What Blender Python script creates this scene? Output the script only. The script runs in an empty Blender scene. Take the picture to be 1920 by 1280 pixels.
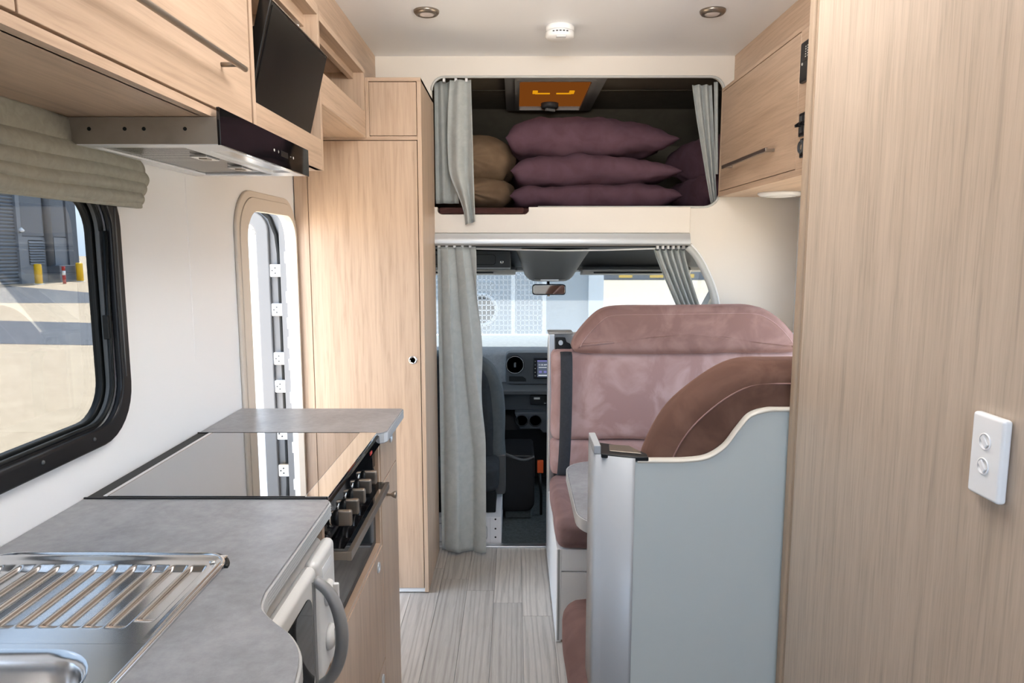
import bpy, bmesh, math, random
from mathutils import Vector, noise
random.seed(7)
S = bpy.context.scene
C = S.collection
PI = math.pi

# ------------------------------------------------------------------ camera, light, exposure
cam = bpy.data.cameras.new('camera'); co = bpy.data.objects.new('camera', cam); C.objects.link(co)
cam.sensor_width = 36; cam.lens = 36*1315/1920; cam.clip_start = .02; cam.clip_end = 500
co.location = (0, 0, 1.37)
co.rotation_euler = (PI/2-math.atan(170/1315), 0, math.atan(5/1315))
S.camera = co
S.view_settings.view_transform = 'Standard'; S.view_settings.look = 'None'
S.view_settings.exposure = 1.88; S.view_settings.gamma = 1; S.view_settings.use_curve_mapping = False

W = bpy.data.worlds.new('sky'); S.world = W; W.use_nodes = True
nt = W.node_tree; bg = nt.nodes['Background']
sky = nt.nodes.new('ShaderNodeTexSky'); sky.sky_type = 'NISHITA'; sky.sun_disc = False
sky.sun_elevation = math.radians(58); sky.sun_rotation = 0; sky.air_density = 1.0; sky.dust_density = 2.5
mix = nt.nodes.new('ShaderNodeMix'); mix.data_type = 'RGBA'
mix.inputs[0].default_value = .6
mix.inputs[7].default_value = (7.2, 9.0, 11.4, 1)       # thin bright cloud veil over the blue
nt.links.new(sky.outputs[0], mix.inputs[6]); nt.links.new(mix.outputs[2], bg.inputs[0])
bg.inputs[1].default_value = .26

def light(name, kind, loc, energy, color=(1, 1, 1), **k):
    l = bpy.data.lights.new(name, kind); o = bpy.data.objects.new(name, l); C.objects.link(o)
    o.location = loc; l.energy = energy; l.color = color
    for a, v in k.items(): setattr(l, a, v)
    return o
sun = light('sun', 'SUN', (0, 10, 10), 9.0, (1, .955, .89), angle=math.radians(.6))
d = Vector((-.10, .50, .86)); sun.rotation_euler = d.to_track_quat('Z', 'Y').to_euler()

# unseen fill lamp added above the frame to lift ceiling and upper walls
bl = light('added_fill_lamp', 'AREA', (.12, 1.15, 1.98), 6.8, (1, .965, .935), shape='RECTANGLE', size=.5, size_y=.25, spread=math.radians(160)); bl.rotation_euler = (PI-.55, 0, 0)
# ------------------------------------------------------------------ materials
M = {}
def mat(name, col, rough=.5, metal=0, **k):
    m = bpy.data.materials.new(name); m.use_nodes = True
    b = m.node_tree.nodes['Principled BSDF']
    b.inputs['Base Color'].default_value = (*col, 1); b.inputs['Roughness'].default_value = rough
    b.inputs['Metallic'].default_value = metal
    for a, v in k.items():
        b.inputs[a.replace('_', ' ')].default_value = v
    M[name] = m
    return m
def nodes(m):
    t = m.node_tree; return t, t.nodes['Principled BSDF']
def coords(t, scale=(1, 1, 1), kind='Object', loc=None):
    tc = t.nodes.new('ShaderNodeTexCoord'); mp = t.nodes.new('ShaderNodeMapping')
    mp.inputs['Scale'].default_value = scale
    if loc: mp.inputs['Location'].default_value = loc
    t.links.new(tc.outputs[kind], mp.inputs[0]); return mp.outputs[0]
def noise_n(t, vec, scale, detail=3, rough=.5, dist=0):
    n = t.nodes.new('ShaderNodeTexNoise'); n.inputs['Scale'].default_value = scale
    n.inputs['Detail'].default_value = detail; n.inputs['Roughness'].default_value = rough
    n.inputs['Distortion'].default_value = dist
    t.links.new(vec, n.inputs['Vector']); return n.outputs['Fac']
def ramp(t, fac, stops):
    r = t.nodes.new('ShaderNodeValToRGB'); e = r.color_ramp.elements
    e[0].position, e[0].color = stops[0][0], (*stops[0][1], 1)
    e[1].position, e[1].color = stops[-1][0], (*stops[-1][1], 1)
    for p, c in stops[1:-1]:
        x = e.new(p); x.color = (*c, 1)
    t.links.new(fac, r.inputs[0]); return r.outputs[0]
def mixc(t, fac, a, b, mode='MIX'):
    n = t.nodes.new('ShaderNodeMix'); n.data_type = 'RGBA'; n.blend_type = mode
    for i, v in ((0, fac), (6, a), (7, b)):
        if hasattr(v, 'is_linked') or hasattr(v, 'links'): t.links.new(v, n.inputs[i])
        else: n.inputs[i].default_value = v if i == 0 else (*v, 1)
    return n.outputs[2]
def bump(t, b, fac, strength=.1, dist=.002):
    n = t.nodes.new('ShaderNodeBump'); n.inputs['Strength'].default_value = strength; n.inputs['Distance'].default_value = dist
    t.links.new(fac, n.inputs['Height']); t.links.new(n.outputs[0], b.inputs['Normal'])
def wood(name, axis, light_c, dark_c, rough=.42, fine=110):
    m = mat(name, light_c, rough); t, b = nodes(m)
    sc = [1, 1, 1]; sc['XYZ'.index(axis)] = .045
    v = coords(t, tuple(sc))
    f1 = noise_n(t, v, fine, 4, .6, .6)
    f2 = noise_n(t, v, 14, 3, .5, 1.2)
    wv = t.nodes.new('ShaderNodeTexWave'); wv.wave_type = 'BANDS'
    wv.bands_direction = 'DIAGONAL'; wv.inputs['Scale'].default_value = 9; wv.inputs['Distortion'].default_value = 9
    wv.inputs['Detail'].default_value = 2; wv.inputs['Detail Scale'].default_value = 1.2
    t.links.new(v, wv.inputs['Vector'])
    mid = tuple((a*.6+c*.4) for a, c in zip(light_c, dark_c))
    c1 = ramp(t, f1, [(.32, dark_c), (.48, mid), (.66, light_c)])
    c2 = ramp(t, f2, [(.3, mid), (.6, light_c)])
    c = mixc(t, .5, c1, c2)
    c3 = ramp(t, wv.outputs['Fac'], [(.0, dark_c), (.35, light_c)])
    c = mixc(t, .14, c, c3)
    t.links.new(c, b.inputs['Base Color'])
    bump(t, b, f1, .08, .0006)
    return m
OL, OD = (.555, .405, .29), (.30, .20, .13)
for ax in 'XYZ': wood('oak_'+ax, ax, OL, OD)
wood('ash_Z', 'Z', (.53, .425, .33), (.26, .205, .155), .4, 190)
mat('oak_edge', (.34, .25, .175), .5)

def fabric(name, c1, c2, scale, rough=.95, weave=900, sheen=.3, patch=(.35, .65), bmp=.25):
    m = mat(name, c1, rough); t, b = nodes(m)
    v = coords(t)
    f = noise_n(t, v, scale, 4, .55, .8)
    c = ramp(t, f, [(patch[0], c2), (patch[1], c1)])
    t.links.new(c, b.inputs['Base Color'])
    w = noise_n(t, v, weave, 2, .6)
    bump(t, b, w, bmp, .0012)
    b.inputs['Sheen Weight'].default_value = sheen; b.inputs['Sheen Roughness'].default_value = .4
    b.inputs['Sheen Tint'].default_value = (*[min(1, x*2.2) for x in c1], 1)
    b.inputs['Specular IOR Level'].default_value = .15
    return m
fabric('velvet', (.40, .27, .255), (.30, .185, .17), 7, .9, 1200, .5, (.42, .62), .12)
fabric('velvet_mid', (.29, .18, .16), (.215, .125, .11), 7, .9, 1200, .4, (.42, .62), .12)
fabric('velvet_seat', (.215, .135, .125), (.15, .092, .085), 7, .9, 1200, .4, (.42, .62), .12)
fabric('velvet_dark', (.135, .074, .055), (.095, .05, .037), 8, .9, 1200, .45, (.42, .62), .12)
fabric('curtain', (.45, .475, .46), (.40, .425, .415), 30)
fabric('plum', (.135, .075, .098), (.11, .058, .076), 12, .95, 700, .15)
fabric('brown_cotton', (.20, .135, .085), (.16, .105, .065), 12, .95, 700, .15)
fabric('linen', (.345, .335, .285), (.30, .292, .245), 60, .95, 500, .2)
fabric('maroon', (.07, .03, .028), (.05, .022, .02), 20)
fabric('seat_black', (.035, .04, .045), (.028, .031, .035), 30, .9, 900, .2)
fabric('seat_grey', (.095, .105, .11), (.08, .09, .095), 30, .9, 900, .2)
fabric('lining', (.18, .16, .125), (.16, .14, .11), 10, .95, 600, .1)
fabric('carpet', (.075, .085, .085), (.045, .052, .052), 60, .95, 700, .1)
fabric('webbing', (.035, .037, .042), (.028, .03, .034), 60, .7, 1500, .1)

mat('wall_white', (.80, .80, .80), .38)
mat('ceiling_white', (.87, .875, .89), .45)
mat('cream', (.75, .70, .63), .45)
mat('grey_panel', (.49, .535, .53), .42)
mat('white_panel', (.74, .735, .72), .42)
mat('trim_beige', (.60, .53, .45), .4)
mat('trim_grey', (.52, .53, .51), .35)
mat('white_gloss', (.82, .83, .84), .25)
mat('white_edge', (.86, .86, .86), .4)
mat('black_plastic', (.010, .010, .011), .35, 0, Specular_IOR_Level=.22)
mat('dark_plastic', (.042, .047, .052), .55)
mat('mid_plastic', (.075, .078, .08), .55)
mat('grey_plastic', (.30, .30, .29), .5)
mat('rubber', (.008, .009, .009), .45, 0, Specular_IOR_Level=.2)
mat('tv_black', (.006, .006, .006), .22)
mat('tv_screen', (.008, .007, .006), .3, 0, Specular_IOR_Level=.18)
mat('black_glass', (.006, .006, .007), .04)
mat('lid_glass', (.02, .02, .022), .015, 0, Specular_IOR_Level=1.0, Coat_Weight=1.0, Coat_Roughness=.01, Coat_IOR=2.2)
mat('mirror', (.75, .78, .78), .03, 1)
mat('chrome', (.75, .75, .74), .12, 1)
mat('bronze_metal', (.30, .255, .21), .32, .85)
mat('aluminium', (.62, .63, .64), .33, 1)
mat('satin_grey', (.56, .58, .59), .38, .4)
mat('post_grey', (.36, .38, .40), .45, .12)
mat('mould_grey', (.50, .475, .42), .45)
mat('leaf_white', (.17, .173, .18), .4)
mat('microwave_white', (.66, .66, .645), .28)
mat('microwave_grey', (.25, .25, .25), .35)
mat('metal_white', (.70, .70, .72), .35)
mat('red', (.45, .03, .02), .4)
mat('orange', (.75, .10, .015), .45)
mat('yellow', (.85, .50, .01), .4)
mat('pale_wall', (.42, .45, .47), .7)
mat('clad_grey', (.19, .21, .24), .6)
mat('clad_dark', (.10, .115, .14), .6)
mat('tree', (.05, .085, .06), .9)
mat('ink', (.55, .55, .52), .5)
mat('vent_orange', (.45, .13, .02), .5)
mat('crease', (.30, .32, .33), .5)

m = mat('steel', (.70, .705, .71), .2, 1); t, b = nodes(m)

m = mat('hood_steel', (.30, .265, .225), .4, .8); t, b = nodes(m)
f = noise_n(t, coords(t), 9, 4, .6); t.links.new(ramp(t, f, [(.35, (.26, .23, .195)), (.65, (.34, .30, .255))]), b.inputs['Base Color'])
m = mat('stone', (.3, .3, .3), .34); t, b = nodes(m); v = coords(t)
f = noise_n(t, v, 7, 8, .68, .5); g = noise_n(t, v, 55, 6, .7)
c = ramp(t, f, [(.3, (.12, .125, .135)), (.5, (.205, .213, .228)), (.72, (.31, .32, .335))])
c = mixc(t, .35, c, ramp(t, g, [(.3, (.19, .19, .195)), (.7, (.40, .40, .41))]))
t.links.new(c, b.inputs['Base Color'])
m = mat('plank', (.4, .37, .34), .36); t, b = nodes(m)
oi = t.nodes.new('ShaderNodeObjectInfo')
tc = t.nodes.new('ShaderNodeTexCoord'); va = t.nodes.new('ShaderNodeVectorMath'); va.operation = 'MULTIPLY_ADD'
cm = t.nodes.new('ShaderNodeCombineXYZ'); t.links.new(oi.outputs['Random'], cm.inputs[0]); t.links.new(oi.outputs['Random'], cm.inputs[1])
va.inputs[1].default_value = (1, .06, 1); t.links.new(tc.outputs['Object'], va.inputs[0])
vs = t.nodes.new('ShaderNodeVectorMath'); vs.operation = 'SCALE'; vs.inputs['Scale'].default_value = 31; t.links.new(cm.outputs[0], vs.inputs[0]); t.links.new(vs.outputs[0], va.inputs[2])
f = noise_n(t, va.outputs[0], 120, 4, .6, .8)
wv = t.nodes.new('ShaderNodeTexWave'); wv.inputs['Scale'].default_value = 14; wv.inputs['Distortion'].default_value = 14; wv.inputs['Detail'].default_value = 2
wv.inputs['Detail Scale'].default_value = .9
t.links.new(va.outputs[0], wv.inputs['Vector'])
c = mixc(t, .45, ramp(t, f, [(.3, (.30, .275, .245)), (.68, (.45, .42, .38))]), ramp(t, wv.outputs['Fac'], [(.0, (.25, .225, .20)), (.5, (.44, .41, .37))]))
br = ramp(t, oi.outputs['Random'], [(0, (.90, .90, .90)), (1, (1.30, 1.28, 1.26))])
t.links.new(mixc(t, 1.0, c, br, 'MULTIPLY'), b.inputs['Base Color'])
bump(t, b, f, .12, .0008)
def speck(name, c1, c2, scale, rough=.9):
    m = mat(name, c1, rough); t, b = nodes(m)
    f = noise_n(t, coords(t), scale, 8, .7); t.links.new(ramp(t, f, [(.35, c2), (.65, c1)]), b.inputs['Base Color'])
speck('concrete', (.47, .375, .265), (.39, .305, .21), 3)
speck('yard_shading', (.11, .115, .13), (.085, .09, .10), 3)  # flat dark tone for shading painted onto the yard
speck('cab_dash_top', (.30, .31, .32), (.24, .25, .26), 40, .7)

def glassy(name, tint, gloss=.9, haze=0, hazec=(1, 1, 1)):
    m = bpy.data.materials.new(name); m.use_nodes = True; t = m.node_tree; t.nodes.clear()
    out = t.nodes.new('ShaderNodeOutputMaterial'); tr = t.nodes.new('ShaderNodeBsdfTransparent'); tr.inputs[0].default_value = (*tint, 1)
    gl = t.nodes.new('ShaderNodeBsdfGlossy'); gl.inputs['Roughness'].default_value = .02; gl.inputs[0].default_value = (1, 1, 1, 1)
    fr = t.nodes.new('ShaderNodeFresnel'); fr.inputs[0].default_value = 1.45
    ge = t.nodes.new('ShaderNodeNewGeometry'); mu = t.nodes.new('ShaderNodeMath'); mu.operation = 'MULTIPLY_ADD'
    mu.inputs[1].default_value = -1; mu.inputs[2].default_value = 1; t.links.new(ge.outputs['Backfacing'], mu.inputs[0])
    mm = t.nodes.new('ShaderNodeMath'); mm.operation = 'MULTIPLY'; t.links.new(mu.outputs[0], mm.inputs[0]); t.links.new(fr.outputs[0], mm.inputs[1])
    mx = t.nodes.new('ShaderNodeMixShader'); t.links.new(mm.outputs[0], mx.inputs[0]); t.links.new(tr.outputs[0], mx.inputs[1]); t.links.new(gl.outputs[0], mx.inputs[2])
    o = mx.outputs[0]
    if haze:
        df = t.nodes.new('ShaderNodeBsdfTranslucent'); df.inputs[0].default_value = (*hazec, 1)
        d2 = t.nodes.new('ShaderNodeBsdfDiffuse'); d2.inputs[0].default_value = (*hazec, 1)
        m1 = t.nodes.new('ShaderNodeMixShader'); m1.inputs[0].default_value = .5; t.links.new(df.outputs[0], m1.inputs[1]); t.links.new(d2.outputs[0], m1.inputs[2])
        m2 = t.nodes.new('ShaderNodeMixShader'); m2.inputs[0].default_value = haze; t.links.new(o, m2.inputs[1]); t.links.new(m1.outputs[0], m2.inputs[2]); o = m2.outputs[0]
    t.links.new(o, out.inputs[0]); M[name] = m
glassy('tinted_glass', (.37, .38, .385))
glassy('clear_glass', (.94, .96, .96))
glassy('hazed_glass', (.42, .445, .455), haze=.06)  # milky haze paints in the pale dash reflection on the windscreen
glassy('sheer', (.75, .75, .77), haze=.6)
def emit(name, col, st):
    m = bpy.data.materials.new(name); m.use_nodes = True; t = m.node_tree; t.nodes.clear()
    o = t.nodes.new('ShaderNodeOutputMaterial'); e = t.nodes.new('ShaderNodeEmission'); e.inputs[0].default_value = (*col, 1); e.inputs[1].default_value = st
    t.links.new(e.outputs[0], o.inputs[0]); M[name] = m
emit('screen_on', (.10, .12, .17), .25)
emit('screen_text', (.9, .95, 1), .25)
emit('screen_bar', (.25, .25, .6), .2)
emit('backlit_orange', (1, .28, .04), .045)  # emission paints in daylight behind the vent blind
emit('backlit_yellow', (1, .42, .01), .2)  # emission paints in daylight on the latch bars
mat('lamp_lens', (.62, .55, .52), .35)

# ------------------------------------------------------------------ building helpers
class MB:
    def __init__(s): s.v = []; s.f = []; s.sm = []
    def add(s, vs, fs, smooth=False):
        n = len(s.v); s.v += [tuple(v) for v in vs]
        for f in fs: s.f.append(tuple(i+n for i in f)); s.sm.append(smooth)
        return s
    def box(s, x0, x1, y0, y1, z0, z1):
        v = [(x, y, z) for z in (z0, z1) for y in (y0, y1) for x in (x0, x1)]
        return s.add(v, [(0, 2, 3, 1), (4, 5, 7, 6), (0, 1, 5, 4), (2, 6, 7, 3), (0, 4, 6, 2), (1, 3, 7, 5)])
    def prism(s, pts, axis, a, b, smooth=False):
        """closed outline pts in the other two axes (order kept cyclic) swept from a to b along axis"""
        def P(p, h):
            return {'x': (h, p[0], p[1]), 'y': (p[0], h, p[1]), 'z': (p[0], p[1], h)}[axis]
        n = len(pts); v = [P(p, a) for p in pts]+[P(p, b) for p in pts]
        s.add(v, [tuple(range(n)), tuple(range(2*n-1, n-1, -1))])
        k = len(s.v)-2*n
        for i in range(n):
            j = (i+1) % n
            s.f.append((k+i, k+n+i, k+n+j, k+j)); s.sm.append(smooth)
        return s
    def tube(s, path, r, seg=10, cap=True):
        path = [Vector(p) for p in path]; rs = r if isinstance(r, (list, tuple)) else [r]*len(path)
        up = None; v = []; n = len(path)
        for i, p in enumerate(path):
            t = (path[min(i+1, n-1)]-path[max(i-1, 0)]).normalized()
            if up is None: up = t.orthogonal().normalized()
            up = (up-t*up.dot(t)).normalized(); w = t.cross(up)
            v += [p+(up*math.cos(2*PI*k/seg)+w*math.sin(2*PI*k/seg))*rs[i] for k in range(seg)]
        f = [(i*seg+k, i*seg+(k+1) % seg, (i+1)*seg+(k+1) % seg, (i+1)*seg+k) for i in range(n-1) for k in range(seg)]
        s.add(v, f, True)
        if cap:
            b0 = len(s.v)-n*seg
            s.f += [tuple(b0+k for k in range(seg-1, -1, -1)), tuple(b0+(n-1)*seg+k for k in range(seg))]; s.sm += [False, False]
        return s
    def lathe(s, prof, c, axis='z', seg=28, sx=1, sy=1):
        """profile of (radius, height) turned about axis through c"""
        v = []
        for r, h in prof:
            for k in range(seg):
                a, b2 = r*math.cos(2*PI*k/seg)*sx, r*math.sin(2*PI*k/seg)*sy
                v.append({'z': (c[0]+a, c[1]+b2, c[2]+h), 'y': (c[0]+a, c[1]+h, c[2]+b2), 'x': (c[0]+h, c[1]+a, c[2]+b2)}[axis])
        n = len(prof)
        s.add(v, [(i*seg+k, i*seg+(k+1) % seg, (i+1)*seg+(k+1) % seg, (i+1)*seg+k) for i in range(n-1) for k in range(seg)], True)
        b0 = len(s.v)-n*seg
        s.f += [tuple(b0+k for k in range(seg)), tuple(b0+(n-1)*seg+k for k in range(seg))]; s.sm += [False, False]
        return s
    def grid(s, fn, nu, nv, smooth=True, wrap=False):
        v = [fn(i/nu, j/nv) for j in range(nv+1) for i in range(nu+(0 if wrap else 1))]
        w = nu if wrap else nu+1
        f = [(j*w+i, j*w+(i+1) % w, (j+1)*w+(i+1) % w, (j+1)*w+i) for j in range(nv) for i in range(nu)]
        return s.add(v, f, smooth)
    def plate(s, outer, holes, axis, a, b):
        """flat plate with holes, a..b along axis"""
        bm = bmesh.new()
        def P(p, h): return {'x': (h, p[0], p[1]), 'y': (p[0], h, p[1]), 'z': (p[0], p[1], h)}[axis]
        es = []
        for loop in [outer]+holes:
            vs = [bm.verts.new(P(p, a)) for p in loop]
            es += [bm.edges.new((vs[i], vs[(i+1) % len(vs)])) for i in range(len(vs))]
        bmesh.ops.triangle_fill(bm, use_beauty=True, edges=es)
        r = bmesh.ops.extrude_face_region(bm, geom=bm.faces[:])
        i = 'xyz'.index(axis)
        for q in r['geom']:
            if isinstance(q, bmesh.types.BMVert): q.co[i] = b
        bmesh.ops.recalc_face_normals(bm, faces=bm.faces[:])
        bm.verts.index_update()
        s.add([tuple(q.co) for q in bm.verts], [tuple(q.index for q in f.verts) for f in bm.faces]); bm.free()
        return s
    def build(s, name, m, parent=None, bev=0, seg=2, sub=0, solid=0, fix=True):
        org = Vector((0, 0, 0)); p = parent
        while p: org += p.location; p = p.parent
        me = bpy.data.meshes.new(name)
        me.from_pydata([Vector(v)-org for v in s.v], [], s.f)
        me.polygons.foreach_set('use_smooth', s.sm)
        if fix:
            bm = bmesh.new(); bm.from_mesh(me); bmesh.ops.recalc_face_normals(bm, faces=bm.faces[:]); bm.to_mesh(me); bm.free()
        me.materials.append(M[m])
        o = bpy.data.objects.new(name, me); C.objects.link(o)
        if parent: o.parent = parent
        if solid:
            q = o.modifiers.new('solid', 'SOLIDIFY'); q.thickness = solid; q.offset = 0
        if bev:
            q = o.modifiers.new('bevel', 'BEVEL'); q.width = bev; q.segments = seg; q.limit_method = 'ANGLE'; q.angle_limit = math.radians(40)
            q.harden_normals = True; me.polygons.foreach_set('use_smooth', [True]*len(me.polygons))
        if sub:
            q = o.modifiers.new('sub', 'SUBSURF'); q.levels = sub; q.render_levels = sub
        me.update()
        return o
def tag(o, label, cat=None, group=None, kind=None):
    o['label'] = label
    if cat: o['category'] = cat
    if group: o['group'] = group
    if kind: o['kind'] = kind
    return o
def thing(name, loc, label, cat, group=None, kind=None):
    o = bpy.data.objects.new(name, None); C.objects.link(o); o.location = loc; o.empty_display_size = .05
    return tag(o, label, cat, group, kind)
def copy_tree(o, parent=None):
    c = o.copy(); C.objects.link(c)
    if parent: c.parent = parent
    for ch in list(o.children): copy_tree(ch, c)
    return c
def rrect(x0, x1, y0, y1, r, n=6):
    """rounded rectangle outline; r one number or four (x1y1, x0y1, x0y0, x1y0)"""
    rs = r if isinstance(r, (list, tuple)) else [r]*4
    out = []
    for (cx, cy, sx, sy, a0), q in zip(((x1, y1, -1, -1, 0), (x0, y1, 1, -1, PI/2), (x0, y0, 1, 1, PI), (x1, y0, -1, 1, 1.5*PI)), rs):
        for k in range(n+1):
            a = a0+PI/2*k/n
            out.append((cx+sx*q+q*math.cos(a), cy+sy*q+q*math.sin(a)))
    return out
def catmull(pts, n=6):
    P = [Vector(p) for p in pts]; out = []
    for i in range(len(P)-1):
        a, b, c, d = P[max(i-1, 0)], P[i], P[i+1], P[min(i+2, len(P)-1)]
        for k in range(n):
            t = k/n
            out.append(.5*((2*b)+(c-a)*t+(2*a-5*b+4*c-d)*t*t+(3*b-a-3*c+d)*t**3))
    out.append(P[-1]); return [tuple(p) for p in out]
def nz(x, y, z, s=1.0): return noise.noise(Vector((x*s, y*s, z*s)))
def text(name, body, size, loc, rot, m, parent, ext=.0004, align='CENTER'):
    cu = bpy.data.curves.new(name, 'FONT'); cu.body = body; cu.size = size; cu.extrude = ext; cu.align_x = align; cu.align_y = 'CENTER'
    cu.materials.append(M[m]); o = bpy.data.objects.new(name, cu); C.objects.link(o)
    org = Vector((0, 0, 0)); p = parent
    while p: org += p.location; p = p.parent
    me = bpy.data.meshes.new_from_object(o); bpy.data.objects.remove(o); me.materials.clear(); me.materials.append(M[m])
    o = bpy.data.objects.new(name, me); C.objects.link(o)
    o.location = Vector(loc)-org; o.rotation_euler = rot; o.parent = parent; return o

# ------------------------------------------------------------------ constants of the van
XL, XR, YF, ZC = -.83, 1.226, 3.08, 2.182      # left wall, right wall, cab partition, ceiling
YB = -1.3
FX = -.55                                      # front plane of the left overhead cabinets
# ================================================================== SETTING
# floor and its planks
fl = tag(MB().box(XL-.03, XR+.03, YB, 3.125, -.06, -.006).build('floor', 'grey_plastic'), 'grey oak-look plank floor of the van aisle', 'floor', kind='structure')
pw, pl = .112, .92
for i in range(-5, 4):
    y = YB+.1+(abs(i*37) % 9)*.1-.9
    while y < 3.12:
        x0, x1 = i*pw+.03, i*pw+.03+pw; y0, y1 = max(y, YB), min(y+pl, 3.122)
        if y1 > y0+.02 and y1 > .9:
            MB().box(x0+.0005, x1-.0005, y0+.0006, y1-.0006, -.006, 0).build('plank', 'plank', fl, .0005, 1)
        y += pl
tag(MB().box(.438, XR+.02, YB, 3.12, -.006, -.001).build('floor_dinette', 'plank'), 'plank floor running beneath the dinette and bathroom', 'floor', kind='structure')
tag(MB().box(-.36, .15, 3.112, 3.15, -.012, .008).build('trim_threshold', 'aluminium', None, .003), 'thin aluminium threshold strip between plank floor and cab', 'threshold', kind='structure')

# left wall with window and entry opening
win = rrect(.575, 1.442, 1.01, 1.505, .09)
door = rrect(2.17, 2.665, .02, 1.50, [.1, .1, .03, .03])
wl = MB().plate([(YB, -.02), (3.12, -.02), (3.12, ZC+.02), (YB, ZC+.02)], [win, door], 'x', XL-.035, XL).build('wall_left', 'wall_white')
tag(wl, 'smooth white side wall above the kitchen worktop', 'wall', kind='structure')
# shallow pressed ridge of the wall skin between window and door
MB().tube([(XL-.002, 1.80, 1.56-k*.06) for k in range(9)], [.0022]+[.0034]*7+[.002], 8).build('pressed_ridge', 'wall_white', wl)
wr = MB().plate([(YB, -.02), (3.12, -.02), (3.12, ZC+.02), (YB, ZC+.02)], [rrect(1.5, 2.75, .80, 1.42, .08)], 'x', XR, XR+.035).build('wall_right', 'wall_white')
tag(wr, 'white right side wall behind the dinette', 'wall', kind='structure')
MB().box(XR+.012, XR+.018, 1.45, 2.8, .75, 1.47).build('dinette_pane', 'clear_glass', wr)
tag(MB().box(XL-.03, XR+.03, YB, 3.10, ZC, ZC+.04).build('ceiling', 'ceiling_white'), 'plain off-white van ceiling', 'ceiling', kind='structure')

tag(MB().plate([(XL-.03, -.06), (XR+.03, -.06), (XR+.03, ZC+.02), (XL-.03, ZC+.02)], [rrect(-.75, 1.1, 1.10, 2.05, .1)], 'y', YB-.04, YB).build('wall_rear', 'wall_white'), 'white rear wall with a wide window behind the camera', 'wall', kind='structure')
# cab partition with bed opening and cab opening
arch = catmull([(.757, 1.393), (.80, 1.345), (.845, 1.265), (.878, 1.18), (.896, 1.08), (.90, .95)], 5)
outer = [(XL-.02, -.02), (-.36, -.02), (-.36, 1.393)] + arch + [(.90, -.02), (XR+.02, -.02), (XR+.02, ZC), (XL-.02, ZC)]
bed = [p for p in rrect(-.352, .885, 1.557, 2.098, [.055, .055, .001, .07]) if not (p[0] < -.3 and p[1] < 1.6)]
bed = bed[:14]+[(-.352, 1.50), (.10, 1.50), (.10, 1.557)]+bed[14:]
wf = MB().plate(outer, [bed], 'y', YF, YF+.025).build('wall_front', 'cream')
tag(wf, 'cream partition wall with the bed opening and the cab opening', 'wall', kind='structure')
val = [(-.358, 1.446), (.757, 1.446), (.757, 1.557), (.06, 1.557), (.06, 1.54), (.054, 1.531), (.045, 1.526), (-.315, 1.526), (-.327, 1.531), (-.333, 1.54), (-.333, 1.557), (-.358, 1.557)]
tag(MB().prism(val, 'y', YF-.012, YF+.03).build('trim_valance', 'cream', None, .003), 'cream board below the bed opening with a shallow notch', 'trim', kind='structure')
r = [(YF-.022, 1.3935), (YF-.03, 1.40), (YF-.032, 1.415), (YF-.026, 1.425), (YF-.018, 1.445), (YF+.02, 1.445), (YF+.02, 1.3935)]
tag(MB().prism(r, 'x', -.358, .757, True).build('trim_rail', 'satin_grey', None, .0015), 'silver rail across the top of the cab opening', 'trim', kind='structure')
# rim moulding of bed opening, arch moulding of cab opening
def ring(outline, axis, h, r, closed=True, seg=8):
    P = [{'x': (h, p[0], p[1]), 'y': (p[0], h, p[1]), 'z': (p[0], p[1], h)}[axis] for p in outline]
    if closed: P = P+[P[0], P[1]]
    return MB().tube(P, r, seg, not closed)
kb_ = next(i for i, p in enumerate(bed) if p == (.10, 1.557))
MB().tube([(p[0], YF-.001, p[1]) for p in bed[kb_:]+bed[:14]], .005, 8).build('opening_rim', 'trim_grey', wf)
def band(path, w0, w1, y, bul, name, m, parent, th=.004):
    n = len(path)
    def fn(u, v):
        i = int(u*(n-1)+.5); t = (Vector(path[min(i+1, n-1)])-Vector(path[max(i-1, 0)])).normalized()
        w = w0+(w1-w0)*v
        return (path[i][0]-t.y*w, y-bul*math.sin(PI*v), path[i][1]+t.x*w)
    return MB().grid(fn, n-1, 8).build(name, m, parent, solid=th)
band(arch, -.022, .006, YF-.003, .010, 'arch_moulding', 'trim_grey', wf)
band(arch, .006, .012, YF-.002, .003, 'arch_edge', 'white_edge', wf)

# bathroom partition (the big wood panel beside the camera)
wb = tag(MB().box(.534, .56, YB, 1.305, 0, ZC).build('wall_bathroom', 'ash_Z'), 'tall pale grained wood partition beside the camera', 'wall', kind='structure')
MB().box(.528, .562, 1.303, 1.325, 0, ZC).build('edge_strip', 'oak_edge', wb, .005, 3)
MB().box(.5335, .536, 1.296, 1.303, 0, ZC).build('shadow_gap', 'oak_edge', wb)
tag(MB().box(.562, XR, 1.30, 1.325, 0, ZC).build('wall_dinette', 'white_panel'), 'white cross wall behind the near dinette bench', 'wall', kind='structure')

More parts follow.
